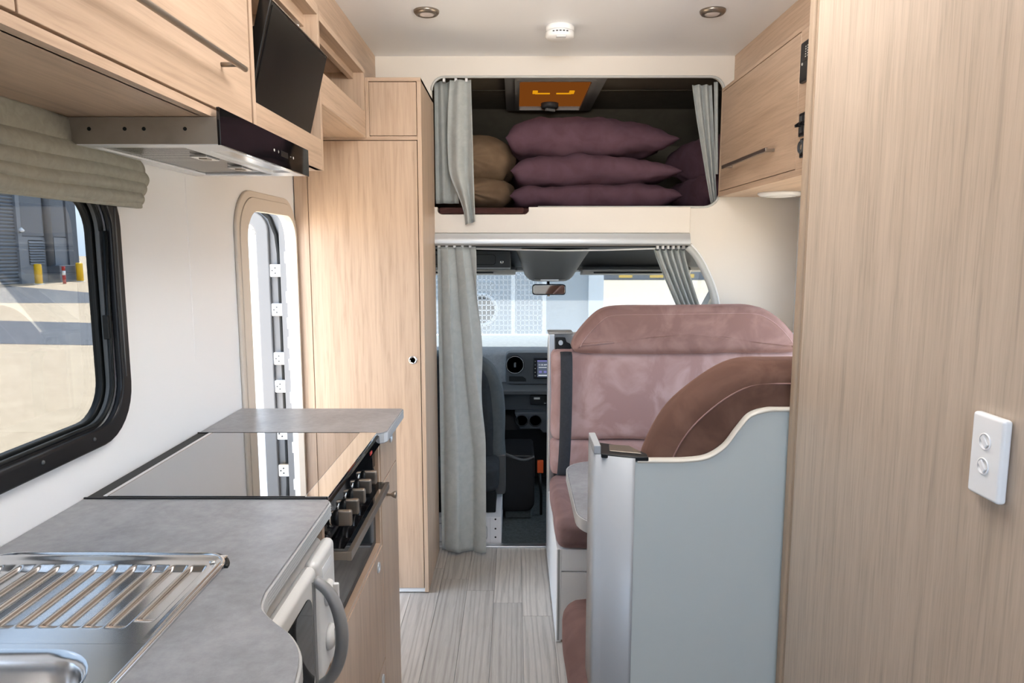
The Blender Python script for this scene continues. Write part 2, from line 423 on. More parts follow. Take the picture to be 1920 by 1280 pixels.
# ------------------------------------------------------------------ left window
w1 = thing('window_1', (XL, 1.0, .98), 'black framed sliding window above the sink and worktop', 'window', kind='structure')
fo, fi = rrect(.53, 1.468, .985, 1.53, .11, 8), rrect(.58, 1.432, 1.022, 1.495, .085, 8)
MB().plate(fo, [fi], 'x', XL, XL+.016).build('frame', 'black_plastic', w1, .006, 3)
fi2 = rrect(.60, 1.418, 1.034, 1.48, .075, 8)
MB().plate(rrect(.57, 1.447, 1.005, 1.51, .09, 8), [fi2], 'x', XL-.034, XL-.018).build('track', 'rubber', w1, .003, 2)
MB().tube([(XL-.004, y, z) for y, z in rrect(.585, 1.427, 1.027, 1.49, .08, 8)]+[(XL+.004, 1.427, 1.41)], .0045, 8).build('seal_bead', 'rubber', w1)
MB().plate(rrect(.59, 1.436, 1.016, 1.50, .085, 8), [rrect(.60, 1.424, 1.028, 1.488, .078, 8)], 'x', XL-.016, XL-.006).build('inner_track', 'mid_plastic', w1, .002, 2)
MB().tube([(XL+.0155, 1.446, 1.11+.0385*k) for k in range(10)], .002, 6).build('track_highlight', 'mid_plastic', w1)
MB().box(XL-.030, XL-.026, .58, 1.44, 1.015, 1.50).build('pane', 'tinted_glass', w1)
for k in range(5): MB().lathe([(.004, 0), (.0035, .002), (0.0005, .0025)], (XL+.016, .72+.15*k, 1.008), 'x', 10).build('screw', 'mid_plastic', w1)
MB().box(XL-.01, XL+.002, 1.418, 1.428, 1.19, 1.24).build('latch', 'rubber', w1, .002)

# ------------------------------------------------------------------ entry door
d1 = thing('door_1', (XL, 2.4, 0), 'white entry door standing open with beige moulded frame and sheer curtain', 'door', kind='structure')
do = rrect(2.09, 2.668, -.0, 1.556, [.13, .13, .02, .02], 10)
di = rrect(2.172, 2.65, .025, 1.495, [.095, .095, .02, .02], 10)
dm = rrect(2.115, 2.662, .01, 1.535, [.12, .12, .02, .02], 10)
MB().plate(do, [dm], 'x', XL, XL+.010).build('frame', 'trim_beige', d1, .004, 2)
MB().plate(dm, [di], 'x', XL-.01, XL+.012).build('frame_lip', 'trim_beige', d1, .007, 3)
# door jamb facing the camera
MB().box(XL-.062, XL-.004, 2.678, 2.70, .0, 1.60).build('jamb', 'leaf_white', d1)
MB().box(XL-.035, XL-.0, 2.672, 2.6785, .05, 1.44).build('jamb_edge', 'leaf_white', d1, .003)
# leaf, swung wide open
YD = 2.715
leafh = rrect(-1.36, -.985, .55, 1.50, .05)
lf = MB().plate(rrect(-1.48, XL-.062, .0, 1.575, [.09, .09, .02, .02]), [leafh], 'y', YD-.0, YD+.04).build('leaf', 'leaf_white', d1, .004, 2)
MB().plate(rrect(-1.40, -.94, .51, 1.525, .08), [rrect(-1.355, -.99, .555, 1.48, .05)], 'y', YD-.016, YD).build('window_surround', 'leaf_white', lf, .006, 3)
MB().box(-1.37, -.975, YD+.02, YD+.024, .54, 1.51).build('pane', 'clear_glass', lf)
MB().grid(lambda u, v: (-1.37+.395*u, YD+.008+.005*math.sin(u*40+2*v), .60+.80*v), 60, 6).build('curtain', 'sheer', lf, fix=False)
MB().lathe([(.012, 0), (.012, -.004), (.008, -.007)], (-1.0, YD-.002, 1.44), 'y', 16).build('button', 'aluminium', lf)
sl = [(-.902, YD-.006, .02)]+[(-.905, YD-.006, z) for z in (.4, .8, 1.2, 1.36)]+[(-.912, YD-.006, 1.43), (-.935, YD-.006, 1.495), (-.98, YD-.006, 1.535), (-1.05, YD-.006, 1.548), (-1.4, YD-.006, 1.548)]
MB().tube(sl, .0085, 8).build('rubber_seal', 'rubber', d1)
for k, z in enumerate((1.295, 1.145, .955, .845)):
    h = MB().box(-.935, -.884, YD-.028, YD-.012, z-.024, z+.024).build('hinge', 'white_gloss', d1, .003)
    s3 = MB()
    for px, pz in ((-.915, .010), (-.915, -.010), (-.926, 0)): s3.lathe([(.0035, 0), (.003, -.002)], (px, YD-.028, z+pz), 'y', 8)
    s3.build('screw_set', 'mid_plastic', h)
    for q in range(5): MB().box(-.886, -.880, YD-.036, YD-.03, z-.022+q*.0095, z-.016+q*.0095).build('pin_segment', 'aluminium', h)
for z in (1.345, 1.195, 1.095, .935, .805, .69, 1.02):
    h = MB().box(-.872, -.846, 2.668, 2.678, z-.022, z+.022).build('hinge_plate', 'white_gloss', d1, .002)
    s3 = MB()
    for pz in (.007, -.007): s3.lathe([(.003, 0), (.0025, -.0015)], (-.860, 2.668, z+pz), 'y', 8)
    s3.build('screw_set', 'mid_plastic', h)

blocker = thing('added_sky_blocker', (XL-.05, 2.6, 2.0), 'unseen white canopy added outside to keep sky light off the entry door', 'sky_blocker')  # added out of view to block sky light from door and wardrobe
MB().prism([(XL-.06, 2.02), (-1.65, 1.94), (-1.65, 1.93), (XL-.06, 2.0)], 'y', 2.0, 3.4).build('blocker_sheet', 'trim_grey', blocker)
MB().box(-1.68, -1.63, 1.99, 3.41, 1.90, 1.95).build('blocker_bar', 'aluminium', blocker, .005)
# ================================================================== LEFT OVERHEAD UNITS
c1 = thing('overhead_cabinet', (XL, 1.0, 1.61), 'long oak overhead cabinet above the kitchen window with steel bar handle', 'cabinet')
cb = MB()
cb.box(XL+.001, FX-.018, -.4, 1.523, 1.612, 1.628); cb.box(FX-.022, FX-.001, -.4, 1.523, 1.612, 1.6265)
cb.box(XL+.001, FX-.020, 1.505, 1.523, 1.628, 2.12); cb.box(XL+.001, FX-.02, -.4, -.384, 1.628, 2.12)
cb.box(XL+.001, FX-.018, -.4, 1.523, 2.105, 2.12); cb.box(XL+.001, XL+.006, -.384, 1.505, 1.628, 2.105)
cb.build('carcass', 'oak_Y', c1)
for y0, y1 in ((.815, 1.515), (-.38, .811)):
    dr = MB().box(FX-.018, FX, y0, y1, 1.6305, 2.10).build('door', 'oak_Y', c1, .0012)
    ye = y1-.112
    MB().tube([(FX+.032, max(y0-.2, .2), 1.716), (FX+.032, ye, 1.716)], .0055, 12).build('handle', 'bronze_metal', dr)
    for yy in (ye-.035, max(y0-.2, .2)+.035): MB().tube([(FX, yy, 1.716), (FX+.03, yy, 1.716)], .0045, 8).build('handle_post', 'bronze_metal', dr)
# fascia to the ceiling
tag(MB().box(-.606, -.588, -.4, 3.078, 1.99, ZC).build('trim_fascia_left', 'oak_Y', None, .001), 'oak fascia between left overhead units and ceiling', 'trim', kind='structure')

tvc = thing('television_niche', (XL, 1.8, 1.6), 'open oak niche with raised front rail holding the television', 'cabinet')
nb = MB()
MB().box(XL+.001, FX, 1.524, 1.542, 1.598, 2.05).build('side_panel', 'oak_Z', tvc, .001)
MB().box(XL+.001, FX, 2.05, 2.068, 1.598, 2.05).build('side_panel', 'oak_Z', tvc, .001)
MB().box(XL+.001, FX-.003, 1.542, 2.05, 1.598, 1.615).build('base_board', 'oak_Y', tvc)
MB().box(FX-.018, FX, 1.542, 2.05, 1.598, 1.683).build('front_rail', 'oak_Y', tvc, .001)
MB().box(FX-.07, FX, 1.542, 2.05, 2.022, 2.05).build('top_rail', 'oak_Y', tvc, .001)
MB().box(XL+.001, XL+.012, 1.542, 2.05, 1.615, 2.022).build('back_board', 'oak_Z', tvc)
MB().box(XL+.012, FX-.07, 1.542, 2.05, 2.022, 2.036).build('top_board', 'oak_Y', tvc)

tv = thing('television', (-.62, 1.76, 1.62), 'small black flat television tilted forward in its oak niche', 'television')
def tilt(fn_pts, ang=.25, piv=(-.599, 1.625), yaw=.0):
    out = []
    for x, y, z in fn_pts:
        dx, dz = x-piv[0], z-piv[1]
        out.append((piv[0]+dx*math.cos(ang)+dz*math.sin(ang), y, piv[1]-dx*math.sin(ang)+dz*math.cos(ang)))
    return out
def tbox(x0, x1, y0, y1, z0, z1):
    mb = MB().box(x0, x1, y0, y1, z0, z1); mb.v = tilt(mb.v); return mb
tbox(-.617, -.590, 1.575, 2.025, 1.63, 1.915).build('casing', 'tv_black', tv, .004)
tbox(-.590, -.5885, 1.585, 2.016, 1.642, 1.905).build('screen', 'tv_screen', tv, .0005)
tbox(-.66, -.617, 1.65, 1.96, 1.66, 1.87).build('rear_housing', 'tv_black', tv, .012)
MB().tube(tilt([(-.589, 1.577, 1.913), (-.589, 2.023, 1.913)]), .0015, 6).build('top_edge', 'bronze_metal', tv)
MB().tube([(XL+.012, 1.76, 1.80), (-.72, 1.76, 1.78), (-.65, 1.76, 1.77)], .012, 10).build('bracket', 'black_plastic', tv)
tag(MB().tube([(-.60, 2.03, 2.02), (-.603, 2.035, 1.99), (-.60, 2.03, 1.965), (-.59, 2.025, 1.975)], .006, 8).build('cable_clip', 'white_gloss'), 'small white cable clip inside the television niche, behind the screen', 'clip')

sh = thing('open_shelf', (XL, 2.35, 1.78), 'open oak wall shelf with deep front rail between television niche and wardrobe', 'shelf')
MB().box(XL+.001, FX-.014, 2.069, 2.668, 1.785, 1.80).build('base_board', 'oak_Y', sh, .001)
MB().box(FX-.014, FX, 2.069, 2.668, 1.785, 1.876).build('front_rail', 'oak_Y', sh, .001)
MB().box(XL+.001, XL+.012, 2.069, 2.668, 1.80, 2.03).build('back_board', 'oak_Y', sh)
MB().box(XL+.001, FX, 2.069, 2.668, 2.012, 2.03).build('top_board', 'oak_Y', sh, .001)
MB().box(XL+.012, FX-.0005, 2.652, 2.668, 1.80, 2.012).build('end_board', 'oak_Z', sh)

# range hood
rh = thing('range_hood', (XL, 1.58, 1.56), 'steel range hood with black glass front under the oak cabinet', 'range hood')
HX = -.535; hy0, hy1 = 1.313, 1.862
MB().box(XL+.001, HX-.006, hy0, hy0+.002, 1.563, 1.611).build('side_plate', 'hood_steel', rh)
MB().box(XL+.001, HX-.006, hy1-.002, hy1, 1.563, 1.597).build('side_plate', 'hood_steel', rh)
MB().box(XL+.001, HX-.006, hy0+.002, hy1-.002, 1.585, 1.597).build('body', 'hood_steel', rh)
MB().box(HX-.006, HX, hy0-.002, hy1+.002, 1.561, 1.6285).build('glass_front', 'black_glass', rh, .001)
for yy in (1.345-.0, 0): pass
for k in (-.775, -.71, -.675, -.60):
    MB().lathe([(.0035, 0), (.0035, -.0012)], (k, hy0+.0005, 1.59), 'y', 12).build('hole', 'rubber', rh)
MB().plate([(XL+.002, hy0+.003), (HX-.007, hy0+.003), (HX-.007, hy1-.003), (XL+.002, hy1-.003)], [[(-.79, 1.35), (-.62, 1.35), (-.62, 1.83), (-.79, 1.83)], rrect(-.602, -.555, 1.40, 1.78, .004, 2)], 'z', 1.562, 1.566).build('underside', 'white_gloss', rh)
fm = MB()
for k in range(46): fm.box(-.79, -.62, 1.352+k*.0104, 1.357+k*.0104, 1.5665, 1.5695)
fm.box(-.79, -.62, 1.35, 1.83, 1.570, 1.572)
o = fm.build('filter_mesh', 'steel', rh); o['kind'] = 'stuff'
for y in (1.50, 1.69):
    l = MB().box(-.665, -.630, y-.032, y+.032, 1.560, 1.565).build('filter_latch', 'steel', rh, .001)
    MB().box(-.655, -.638, y-.012, y+.012, 1.5585, 1.5602).build('latch_tab', 'bronze_metal', l)
MB().box(-.602, -.555, 1.40, 1.78, 1.566, 1.569).build('lamp_lens', 'steel', rh)
for y, kind in ((1.60, 'c'), (1.628, 'p'), (1.715, 'm'), (1.735, 'c')):
    mb = MB()
    if kind == 'c': mb.lathe([(.0032, 0), (.0032, .0006)], (HX, y, 1.592), 'x', 10)
    else:
        mb.box(HX, HX+.0006, y-.003, y+.003, 1.5915, 1.5928)
        if kind == 'p': mb.box(HX, HX+.0006, y-.0007, y+.0007, 1.589, 1.5955)
    mb.build('touch_key', 'ink', rh)
MB().box(HX, HX+.0004, 1.645, 1.695, 1.585, 1.598).build('display', 'tv_screen', rh)

# roman blind over the left window
rb = thing('roman_blind', (-.80, 1.1, 1.47), 'grey-green linen roman blind gathered above the left window', 'blind')
def fold(y1, z0, z1, xo, bul, nm, y0=.3):
    def fn(u, v):
        y = y0+(y1-y0)*u
        z = z1+(z0-z1)*v
        x = -.812+xo*v+bul*math.sin(PI*min(1, v*1.0))**.8*(.85+.15*math.sin(u*23))+.002*nz(y*14, z*30, 3)
        return (x, y, z+.003*math.sin(u*9+z0*50))
    return MB().grid(fn, 60, 12).build(nm, 'linen', rb, solid=.002, fix=False)
fold(1.515, 1.55, 1.611, .000, .003, 'header')
fold(1.545, 1.525, 1.567, .006, .016, 'fold')
fold(1.550, 1.502, 1.545, .008, .020, 'fold')
fold(1.535, 1.483, 1.522, .010, .022, 'fold')
fold(1.515, 1.462, 1.500, .012, .024, 'fold')
MB().box(-.806, -.79, .3, 1.513, 1.459, 1.472).build('hem_bar', 'linen', rb, .003)

# ================================================================== WARDROBE
wd = thing('wardrobe', (-.57, 2.87, 0), 'tall oak wardrobe standing beside the entry door', 'wardrobe')
wx0, wx1, wy0, wy1 = -.826, -.345, 2.672, 3.076
MB().box(wx1-.016, wx1, wy0, wy1, .006, 2.0).build('side_panel', 'oak_Z', wd, .0015)
MB().box(wx0, wx0+.050, wy0, wy1, .006, 1.785).build('side_panel', 'oak_Z', wd, .001)
MB().box(wx0+.035, wx1-.016, wy0+.004, wy1, .006, .022).build('plinth', 'white_panel', wd, .001)
MB().box(XL+.012, wx1-.016, wy0, wy1, 1.777, 1.791).build('divider', 'oak_X', wd, .001)
MB().box(FX+.001, wx1-.0, wy0-.002, wy1, 1.986, 2.0).build('top_board', 'oak_X', wd, .0015)
MB().box(wx0+.035, wx1-.016, wy1-.01, wy1-.001, .022, 1.777).build('back_board', 'oak_Z', wd)
wdd = MB().box(wx0+.0525, wx1-.0185, wy0-.001, wy0+.016, .0245, 1.7745).build('door', 'oak_Z', wd, .001)
kb = MB().lathe([(.0, 0), (.010, 0), (.0105, -.002), (.0155, -.0025), (.0165, -.001), (.0165, 0)], (-.392, wy0-.001, .952), 'y', 28).build('lock_knob', 'chrome', wdd)
MB().box(FX+.014, wx1-.018, wy0, wy0+.016, 1.793, 1.984).build('upper_panel', 'oak_Z', wd, .001)
MB().box(FX, FX+.013, wy0-.003, wy1, 1.785, 2.0).build('stile', 'oak_Z', wd, .001)

# ================================================================== KITCHEN
CX = -.362
# worktops
TZ = .897
wo = [(XL+.002, -.3), (-.10, -.3), (-.215, .35), (-.232, .62)]+catmull([(-.238, .68), (-.252, .765), (-.278, .815), (-.312, .85), (-.340, .885), (-.350, .93)], 5)+[(-.352, 1.28), (-.357, 1.2915), (-.362, 1.2945), (XL+.002, 1.2945)]
bowl = rrect(-.775, -.475, .40, .775, .075, 8)
wt = thing('worktop', (-.6, .8, TZ-.032), 'grey stone-look kitchen worktop with curved bulge holding the sink', 'worktop')
MB().plate(wo, [rrect(-.81, -.448, .34, 1.035, .04)], 'z', TZ-.030, TZ).build('slab', 'stone', wt, .0015)
ed = wo[1:-1]
eg = MB()
for k in range(5):
    eg.tube([(p[0]+.0012, p[1], TZ-.0055-k*.0049) for p in ed[1:]], .0027, 6)
eg.build('ribbed_edge', 'satin_grey', wt)
wt2 = thing('worktop', (-.6, 1.93, TZ-.032), 'small grey stone-look worktop beyond the cooker, next to the entry door', 'worktop')
w2o = [(XL+.002, 1.786)]+[(-.375, 1.786)]+[(-.358, 1.788), (-.345, 1.796), (-.338, 1.812), (-.337, 2.07), (-.343, 2.078), (XL+.002, 2.078)]
MB().prism(w2o, 'z', TZ-.030, TZ).build('slab', 'stone', wt2, .0015)
MB().grid(lambda u, v: (lambda p: (p[0]+.001, p[1], TZ-.003-v*.024))(w2o[1+int(u*5+.5)]), 5, 2, False).build('edge_band', 'satin_grey', wt2, solid=.002)

# sink
sk = thing('sink', (-.63, .7, TZ-.15), 'stainless steel sink with ribbed drainer set in the worktop', 'sink')
so = rrect(-.815, -.441, .33, 1.043, .045, 8)
def drain(x, y):
    """height of the pressed drainer surface"""
    z = TZ+.0035
    ex = max(abs((x+.628)/.187), abs((y-.6865)/.3565))
    if ex > .93: z += .002*max(0, 1-abs(ex-.965)/.035)*min(1, max(0, (y-.80)/.08))
    k = (x+.474)/.0286; i = round(k)
    if -10 <= i <= 0:
        y0 = .842 if i == 0 else .826
        y1 = 1.003
        dxx = abs(k-i)*.0286
        if y0 < y < y1 and dxx < .0125:
            e = min(1, (y-y0)/.012, (y1-y)/.012)
            z += -.0055*min(1, (0.0125-dxx)/.0035)*e
    return z
# pressed drainer sheet
def dr_pt(u, v):
    x = -.808+.3635*u; y = .79+.2465*v
    return (x, y, drain(x, y))
MB().grid(dr_pt, 260, 84).build('drainer', 'steel', sk, fix=False)
bm_ = MB().plate(rrect(-.809, -.444, .335, .80, [.001, .001, .04, .04], 4), [bowl], 'z', TZ-.001, TZ+.0034)
bm_.build('deck', 'steel', sk)
MB().tube([(x, y, TZ+.0015) for x, y in so]+[(so[0][0], so[0][1], TZ+.0015), (so[1][0], so[1][1], TZ+.0015)], .0045, 10).build('rolled_rim', 'steel', sk)
MB().tube([(p[0]+(.006 if p[0] > -.6 else -.004), p[1], TZ+.0005) for p in rrect(-.815, -.441, .33, 1.045, .045, 8)], .004, 6).build('gasket', 'rubber', sk)
def bowl_pt(u, v):
    i = int(u*len(bowl)) % len(bowl); cx, cy = -.625, .5875
    px, py = bowl[i]
    prof = [(1.012, .0042), (.995, .0035), (.972, -.004), (.958, -.02), (.93, -.10), (.89, -.128), (.80, -.138), (.4, -.14), (.0, -.14)]
    k = int(v*(len(prof)-1)+.5); s, h = prof[k]
    return (cx+(px-cx)*s, cy+(py-cy)*s, TZ+h)
MB().grid(bowl_pt, len(bowl), 8, wrap=True).build('bowl', 'steel', sk)
MB().lathe([(.0, 0), (.0045, 0), (.005, -.001)], (-.459, 1.012, TZ+.0058), 'z', 12).build('fixing_screw', 'chrome', sk)

# base cabinets: frame boards, flap, drawers, each piece its own part
kc = thing('kitchen_cabinet', (-.6, 1.4, 0), 'oak kitchen base cabinet below the worktop with push-lock doors and drawers', 'cabinet')
def board(n, *a, m='oak_Z', bev=.0008): return MB().box(*a).build(n, m, kc, bev)
board('end_panel', XL+.002, CX+.002, 2.060, 2.076, 0, .866)
board('side_panel', XL+.002, CX, 1.808, 1.824, 0, .866)
board('side_panel', XL+.002, CX, 1.262, 1.278, 0, .866)
board('side_panel', XL+.002, CX, .786, .802, 0, .866)
board('plinth', XL+.002, CX-.03, .802, 2.06, .0, .05, m='oak_Y')
board('shelf', XL+.002, CX, 1.278, 1.808, .570, .587, m='oak_Y')
board('shelf', XL+.002, CX, .802, 1.262, .590, .606, m='oak_Y')
board('back_board', XL+.002, XL+.01, .802, 2.06, .05, .86)
board('near_panel', CX+.0, CX+.03, -.3, .786, .0, .866, m='oak_Z')
def lockknob(parent, y, z, x=CX):
    k = MB().lathe([(.0145, 0), (.0145, .003), (.012, .0045), (.0105, .004), (.010, .001), (0, .001)], (x, y, z), 'x', 24).build('lock_ring', 'satin_grey', parent)
    return k
def front(n, y0, y1, z0, z1, knobs):
    d_ = MB().box(CX-.014, CX+.0025, y0, y1, z0, z1).build(n, 'oak_Z', kc, .001)
    for y, z in knobs: lockknob(d_, y, z, CX+.0025)
    return d_
front('flap_door', 1.281, 1.822, .250, .576, [(1.375, .546), (1.755, .543)])
front('drawer', 1.281, 1.822, .054, .246, [(1.775, .212), (1.375, .212)])
front('drawer', 1.8255, 2.072, .744, .863, [(1.975, .835)])
tall = front('pull_out', 1.8255, 2.072, .010, .740, [])
MB().lathe([(.004, 0), (.004, .012), (.009, .02), (.011, .026), (.007, .027), (0, .027)], (CX+.0025, 1.90, .690), 'x', 18).build('knob', 'bronze_metal', tall)
front('door', .805, 1.259, .054, .586, [(.87, .55)])

# cooker
ck = thing('cooker', (-.6, 1.54, .6), 'black glass cooker with folded hob lid, oven door and five knobs', 'cooker')
MB().box(-.828, -.358, 1.2955, 1.7845, .868, .8935).build('hob_tray', 'black_plastic', ck, .001)
MB().box(-.828, -.792, 1.2965, 1.7835, .8935, .8975).build('hinge_strip', 'rubber', ck, .001)
MB().box(-.796, -.786, 1.303, 1.777, .8975, .901).build('lid_trim', 'chrome', ck, .0015)
MB().box(-.786, -.404, 1.303, 1.777, .8945, .9005).build('lid', 'lid_glass', ck, .0008)
MB().box(-.404, -.3585, 1.3005, 1.7805, .8937, .9007).build('front_strip', 'mirror', ck, .0008)
MB().box(-.828, -.362, 1.2945, 1.298, .8935, .8998).build('rim', 'black_plastic', ck)
MB().box(-.828, -.362, 1.7825, 1.786, .8935, .8998).build('rim', 'black_plastic', ck)
MB().box(-.80, -.380, 1.283, 1.80, .590, .866).build('oven_body', 'black_plastic', ck)
MB().prism([(-.3595, .893), (-.3535, .890), (-.352, .868), (-.360, .8675)], 'y', 1.2965, 1.7835).build('glass_band', 'black_glass', ck)
MB().box(-.382, -.370, 1.283, 1.80, .805, .867).build('control_panel', 'black_glass', ck, .001)
for k in range(5):
    y = 1.352+.0635*k; z = .838
    kn = MB().lathe([(.0205, 0), (.0205, .004), (.017, .006)], (-.370, y, z), 'x', 24).build('knob', 'chrome', ck)
    kb = MB()
    pr = [(.0165, 0), (.0165, .010), (.0155, .012), (0, .012)]
    kb.lathe(pr, (-.364, y, z), 'x', 24).build('knob_base', 'black_plastic', kn)
    MB().box(-.357, -.3265, y-.0065, y+.0065, z-.0165, z+.0165).build('knob_grip', 'bronze_metal', kn, .004, 3)
for y in (1.300, 1.316): MB().lathe([(.006, 0), (.006, .006), (.004, .008)], (-.370, y, .818), 'x', 12).build('switch_button', 'black_plastic', ck)
MB().box(-.3528, -.3515, 1.66, 1.682, .874, .881).build('warning_mark', 'red', ck)
od = MB().box(-.382, -.372, 1.286, 1.797, .592, .800).build('oven_door', 'black_plastic', ck, .0015)
MB().box(-.372, -.3705, 1.305, 1.778, .612, .792).build('door_glass', 'black_glass', od, .0005)
MB().box(-.372, -.369, 1.292, 1.300, .60, .797).build('door_trim', 'chrome', od, .001)
MB().box(-.326, -.317, 1.298, 1.715, .7715, .790).build('handle', 'bronze_metal', od, .001)
for y in (1.302, 1.711): MB().box(-.371, -.3255, y-.004, y+.004, .7725, .789).build('handle_arm', 'bronze_metal', od, .001)
MB().box(-.3705, -.332, 1.304, 1.70, .7935, .7945).build('drip_ledge', 'black_glass', od)

# microwave
mw = thing('microwave', (-.55, 1.03, .61), 'white microwave with bowed grey handle in the niche below the worktop', 'microwave')
MB().box(-.76, -.36, .815, 1.255, .612, .842).build('body', 'microwave_white', mw, .012, 4)
md = MB().box(-.362, -.336, .815, 1.133, .612, .842).build('door', 'microwave_white', mw, .014, 4)
MB().prism(rrect(.85, 1.095, .642, .81, .03), 'x', -.337, -.3345).build('door_window', 'black_glass', md, .001)
MB().box(-.336, -.3345, 1.10, 1.114, .63, .825).build('door_stripe', 'microwave_grey', md)
cp = MB().box(-.362, -.337, 1.135, 1.255, .612, .842).build('control_panel', 'microwave_white', mw, .014, 4)
for z in (.76, .675):
    kn = MB().lathe([(.024, 0), (.022, .006), (.018, .010), (.0, .011)], (-.337, 1.195, z), 'x', 24).build('dial', 'microwave_white', cp)
    MB().box(-.327, -.316, 1.191, 1.199, z-.018, z+.018).build('dial_grip', 'white_gloss', kn, .003)
MB().prism(rrect(1.165, 1.225, .800, .818, .004, 3), 'x', -.337, -.3365).build('display', 'white_gloss', cp)
hp = catmull([(-.336, 1.115, .822), (-.312, 1.112, .803), (-.296, 1.108, .770), (-.290, 1.106, .728), (-.296, 1.108, .686), (-.312, 1.112, .650), (-.336, 1.115, .630)], 5)
MB().tube(hp, [.0085+.0025*math.sin(PI*i/(len(hp)-1)) for i in range(len(hp))], 12).build('handle', 'microwave_grey', md)

# ================================================================== RIGHT SIDE
RX = .87
c2 = thing('overhead_cabinet', (1.05, 2.2, 1.60), 'oak overhead cabinet on the right side above the dinette', 'cabinet')
MB().box(RX+.018, XR-.001, 1.335, 3.06, 1.598, 1.614).build('base_board', 'oak_Y', c2, .001)
MB().box(RX, RX+.018, 1.335, 3.06, 1.598, 1.619).build('bottom_rail', 'oak_Y', c2, .001)
MB().box(RX, RX+.018, 1.335, 3.06, 2.030, 2.043).build('top_rail', 'oak_Y', c2, .001)
MB().box(RX, RX+.018, 3.045, 3.06, 1.619, 2.030).build('stile', 'oak_Z', c2, .001)
MB().box(RX, RX+.018, 1.335, 2.232, 1.619, 2.030).build('side_front', 'oak_Y', c2, .001)
MB().box(RX+.018, XR-.001, 3.045, 3.06, 1.614, 2.043).build('end_board', 'oak_Z', c2)
MB().box(RX+.018, XR-.001, 1.335, 3.06, 2.030, 2.043).build('top_board', 'oak_Y', c2)
dr = MB().box(RX, RX+.018, 2.235, 3.042, 1.6215, 2.0275).build('door', 'oak_Y', c2, .0015)
MB().box(RX-.036, RX-.028, 2.40, 2.90, 1.697, 1.711).build('handle', 'bronze_metal', dr, .002)
for y in (2.42, 2.88): MB().box(RX-.03, RX, y-.008, y+.008, 1.699, 1.709).build('handle_post', 'bronze_metal', dr, .001)
tag(MB().box(.925, .94, 1.335, 3.078, 2.043, ZC).build('trim_fascia_right', 'oak_Y', None, .001), 'oak fascia between right overhead cabinet and ceiling', 'trim', kind='structure')
pl_ = thing('puck_light', (1.05, 2.83, 1.598), 'flat white round lamp under the right overhead cabinet', 'lamp')
MB().lathe([(.085, 0), (.085, -.006), (.075, -.014), (.06, -.016)], (1.05, 2.83, 1.598), 'z', 32).build('ring', 'white_gloss', pl_)
MB().lathe([(.06, -.016), (.04, -.018), (0, -.019)], (1.05, 2.83, 1.598), 'z', 32).build('lens', 'white_edge', pl_)
# control boxes on the right cabinet
hc = thing('heater_control', (RX, 2.15, 1.92), 'black control panel with small printed rows, topmost on the right cabinet', 'control panel')
MB().box(RX-.014, RX, 2.075, 2.200, 1.868, 1.985).build('housing', 'black_plastic', hc, .005, 3)
MB().box(RX-.0155, RX-.014, 2.09, 2.172, 1.925, 1.975).build('display', 'tv_screen', hc)
for r_ in range(3):
    for k in range(5): MB().box(RX-.0162, RX-.0155, 2.152-r_*.014, 2.157-r_*.014, 1.935+k*.007, 1.938+k*.007).build('printed_mark', 'ink', hc)
MB().lathe([(.004, 0), (.004, -.002)], (RX-.014, 2.178, 1.92), 'x', 10).build('indicator', 'ink', hc)
sp = thing('switch_panel', (RX, 2.16, 1.75), 'black panel of rocker switches between the other two control panels', 'switch panel')
MB().box(RX-.008, RX, 2.07, 2.203, 1.712, 1.782).build('plate', 'black_plastic', sp, .004)
for k in range(4):
    MB().box(RX-.010, RX-.008, 2.172-k*.03, 2.190-k*.03, 1.722, 1.772).build('bezel', 'dark_plastic', sp, .001)
    mb = MB().prism([(RX-.009, 1.74), (RX-.026, 1.738), (RX-.027, 1.746), (RX-.009, 1.758)], 'y', 2.177-k*.03, 2.185-k*.03)
    mb.build('rocker', 'black_plastic', sp, .001)
sc_ = thing('power_socket', (RX, 2.15, 1.68), 'black round power sockets at the bottom of the right cabinet edge', 'socket')
MB().box(RX-.008, RX, 2.06, 2.187, 1.648, 1.706).build('plate', 'black_plastic', sc_, .006, 3)
for y in (2.160, 2.115):
    MB().lathe([(.021, 0), (.021, -.006), (.017, -.010), (.015, -.009), (.014, -.003), (0, -.003)], (RX-.008, y, 1.678), 'x', 22).build('socket_ring', 'dark_plastic', sc_)
    MB().lathe([(.009, 0), (.009, -.004), (.0, -.005)], (RX-.011, y, 1.678), 'x', 16).build('socket_core', 'bronze_metal', sc_)

# light switch on the wood partition
ls = thing('light_switch', (.534, .757, 1.145), 'white wall switch plate with two round buttons on the wood partition', 'switch')
MB().box(.5225, .5335, .733, .785, 1.096, 1.190).build('plate', 'white_gloss', ls, .004, 3)
for z in (1.160, 1.132):
    rg = MB().lathe([(.0095, 0), (.0095, -.0010), (.0083, -.0014), (.0081, -.0003), (0, -.0003)], (.5225, .760, z), 'x', 28).build('button_ring', 'white_edge', ls)
    MB().prism([(.762, z+.0075), (.7665, z+.0025), (.7575, z-.0075), (.753, z-.0025)], 'x', .5202, .5222).build('rocker', 'white_gloss', rg, .001)

# ------------------------------------------------------------------ forward dinette bench
fb = thing('dinette_bench', (.65, 2.7, 0), 'forward dinette bench with mauve velvet cushions facing the camera', 'bench')
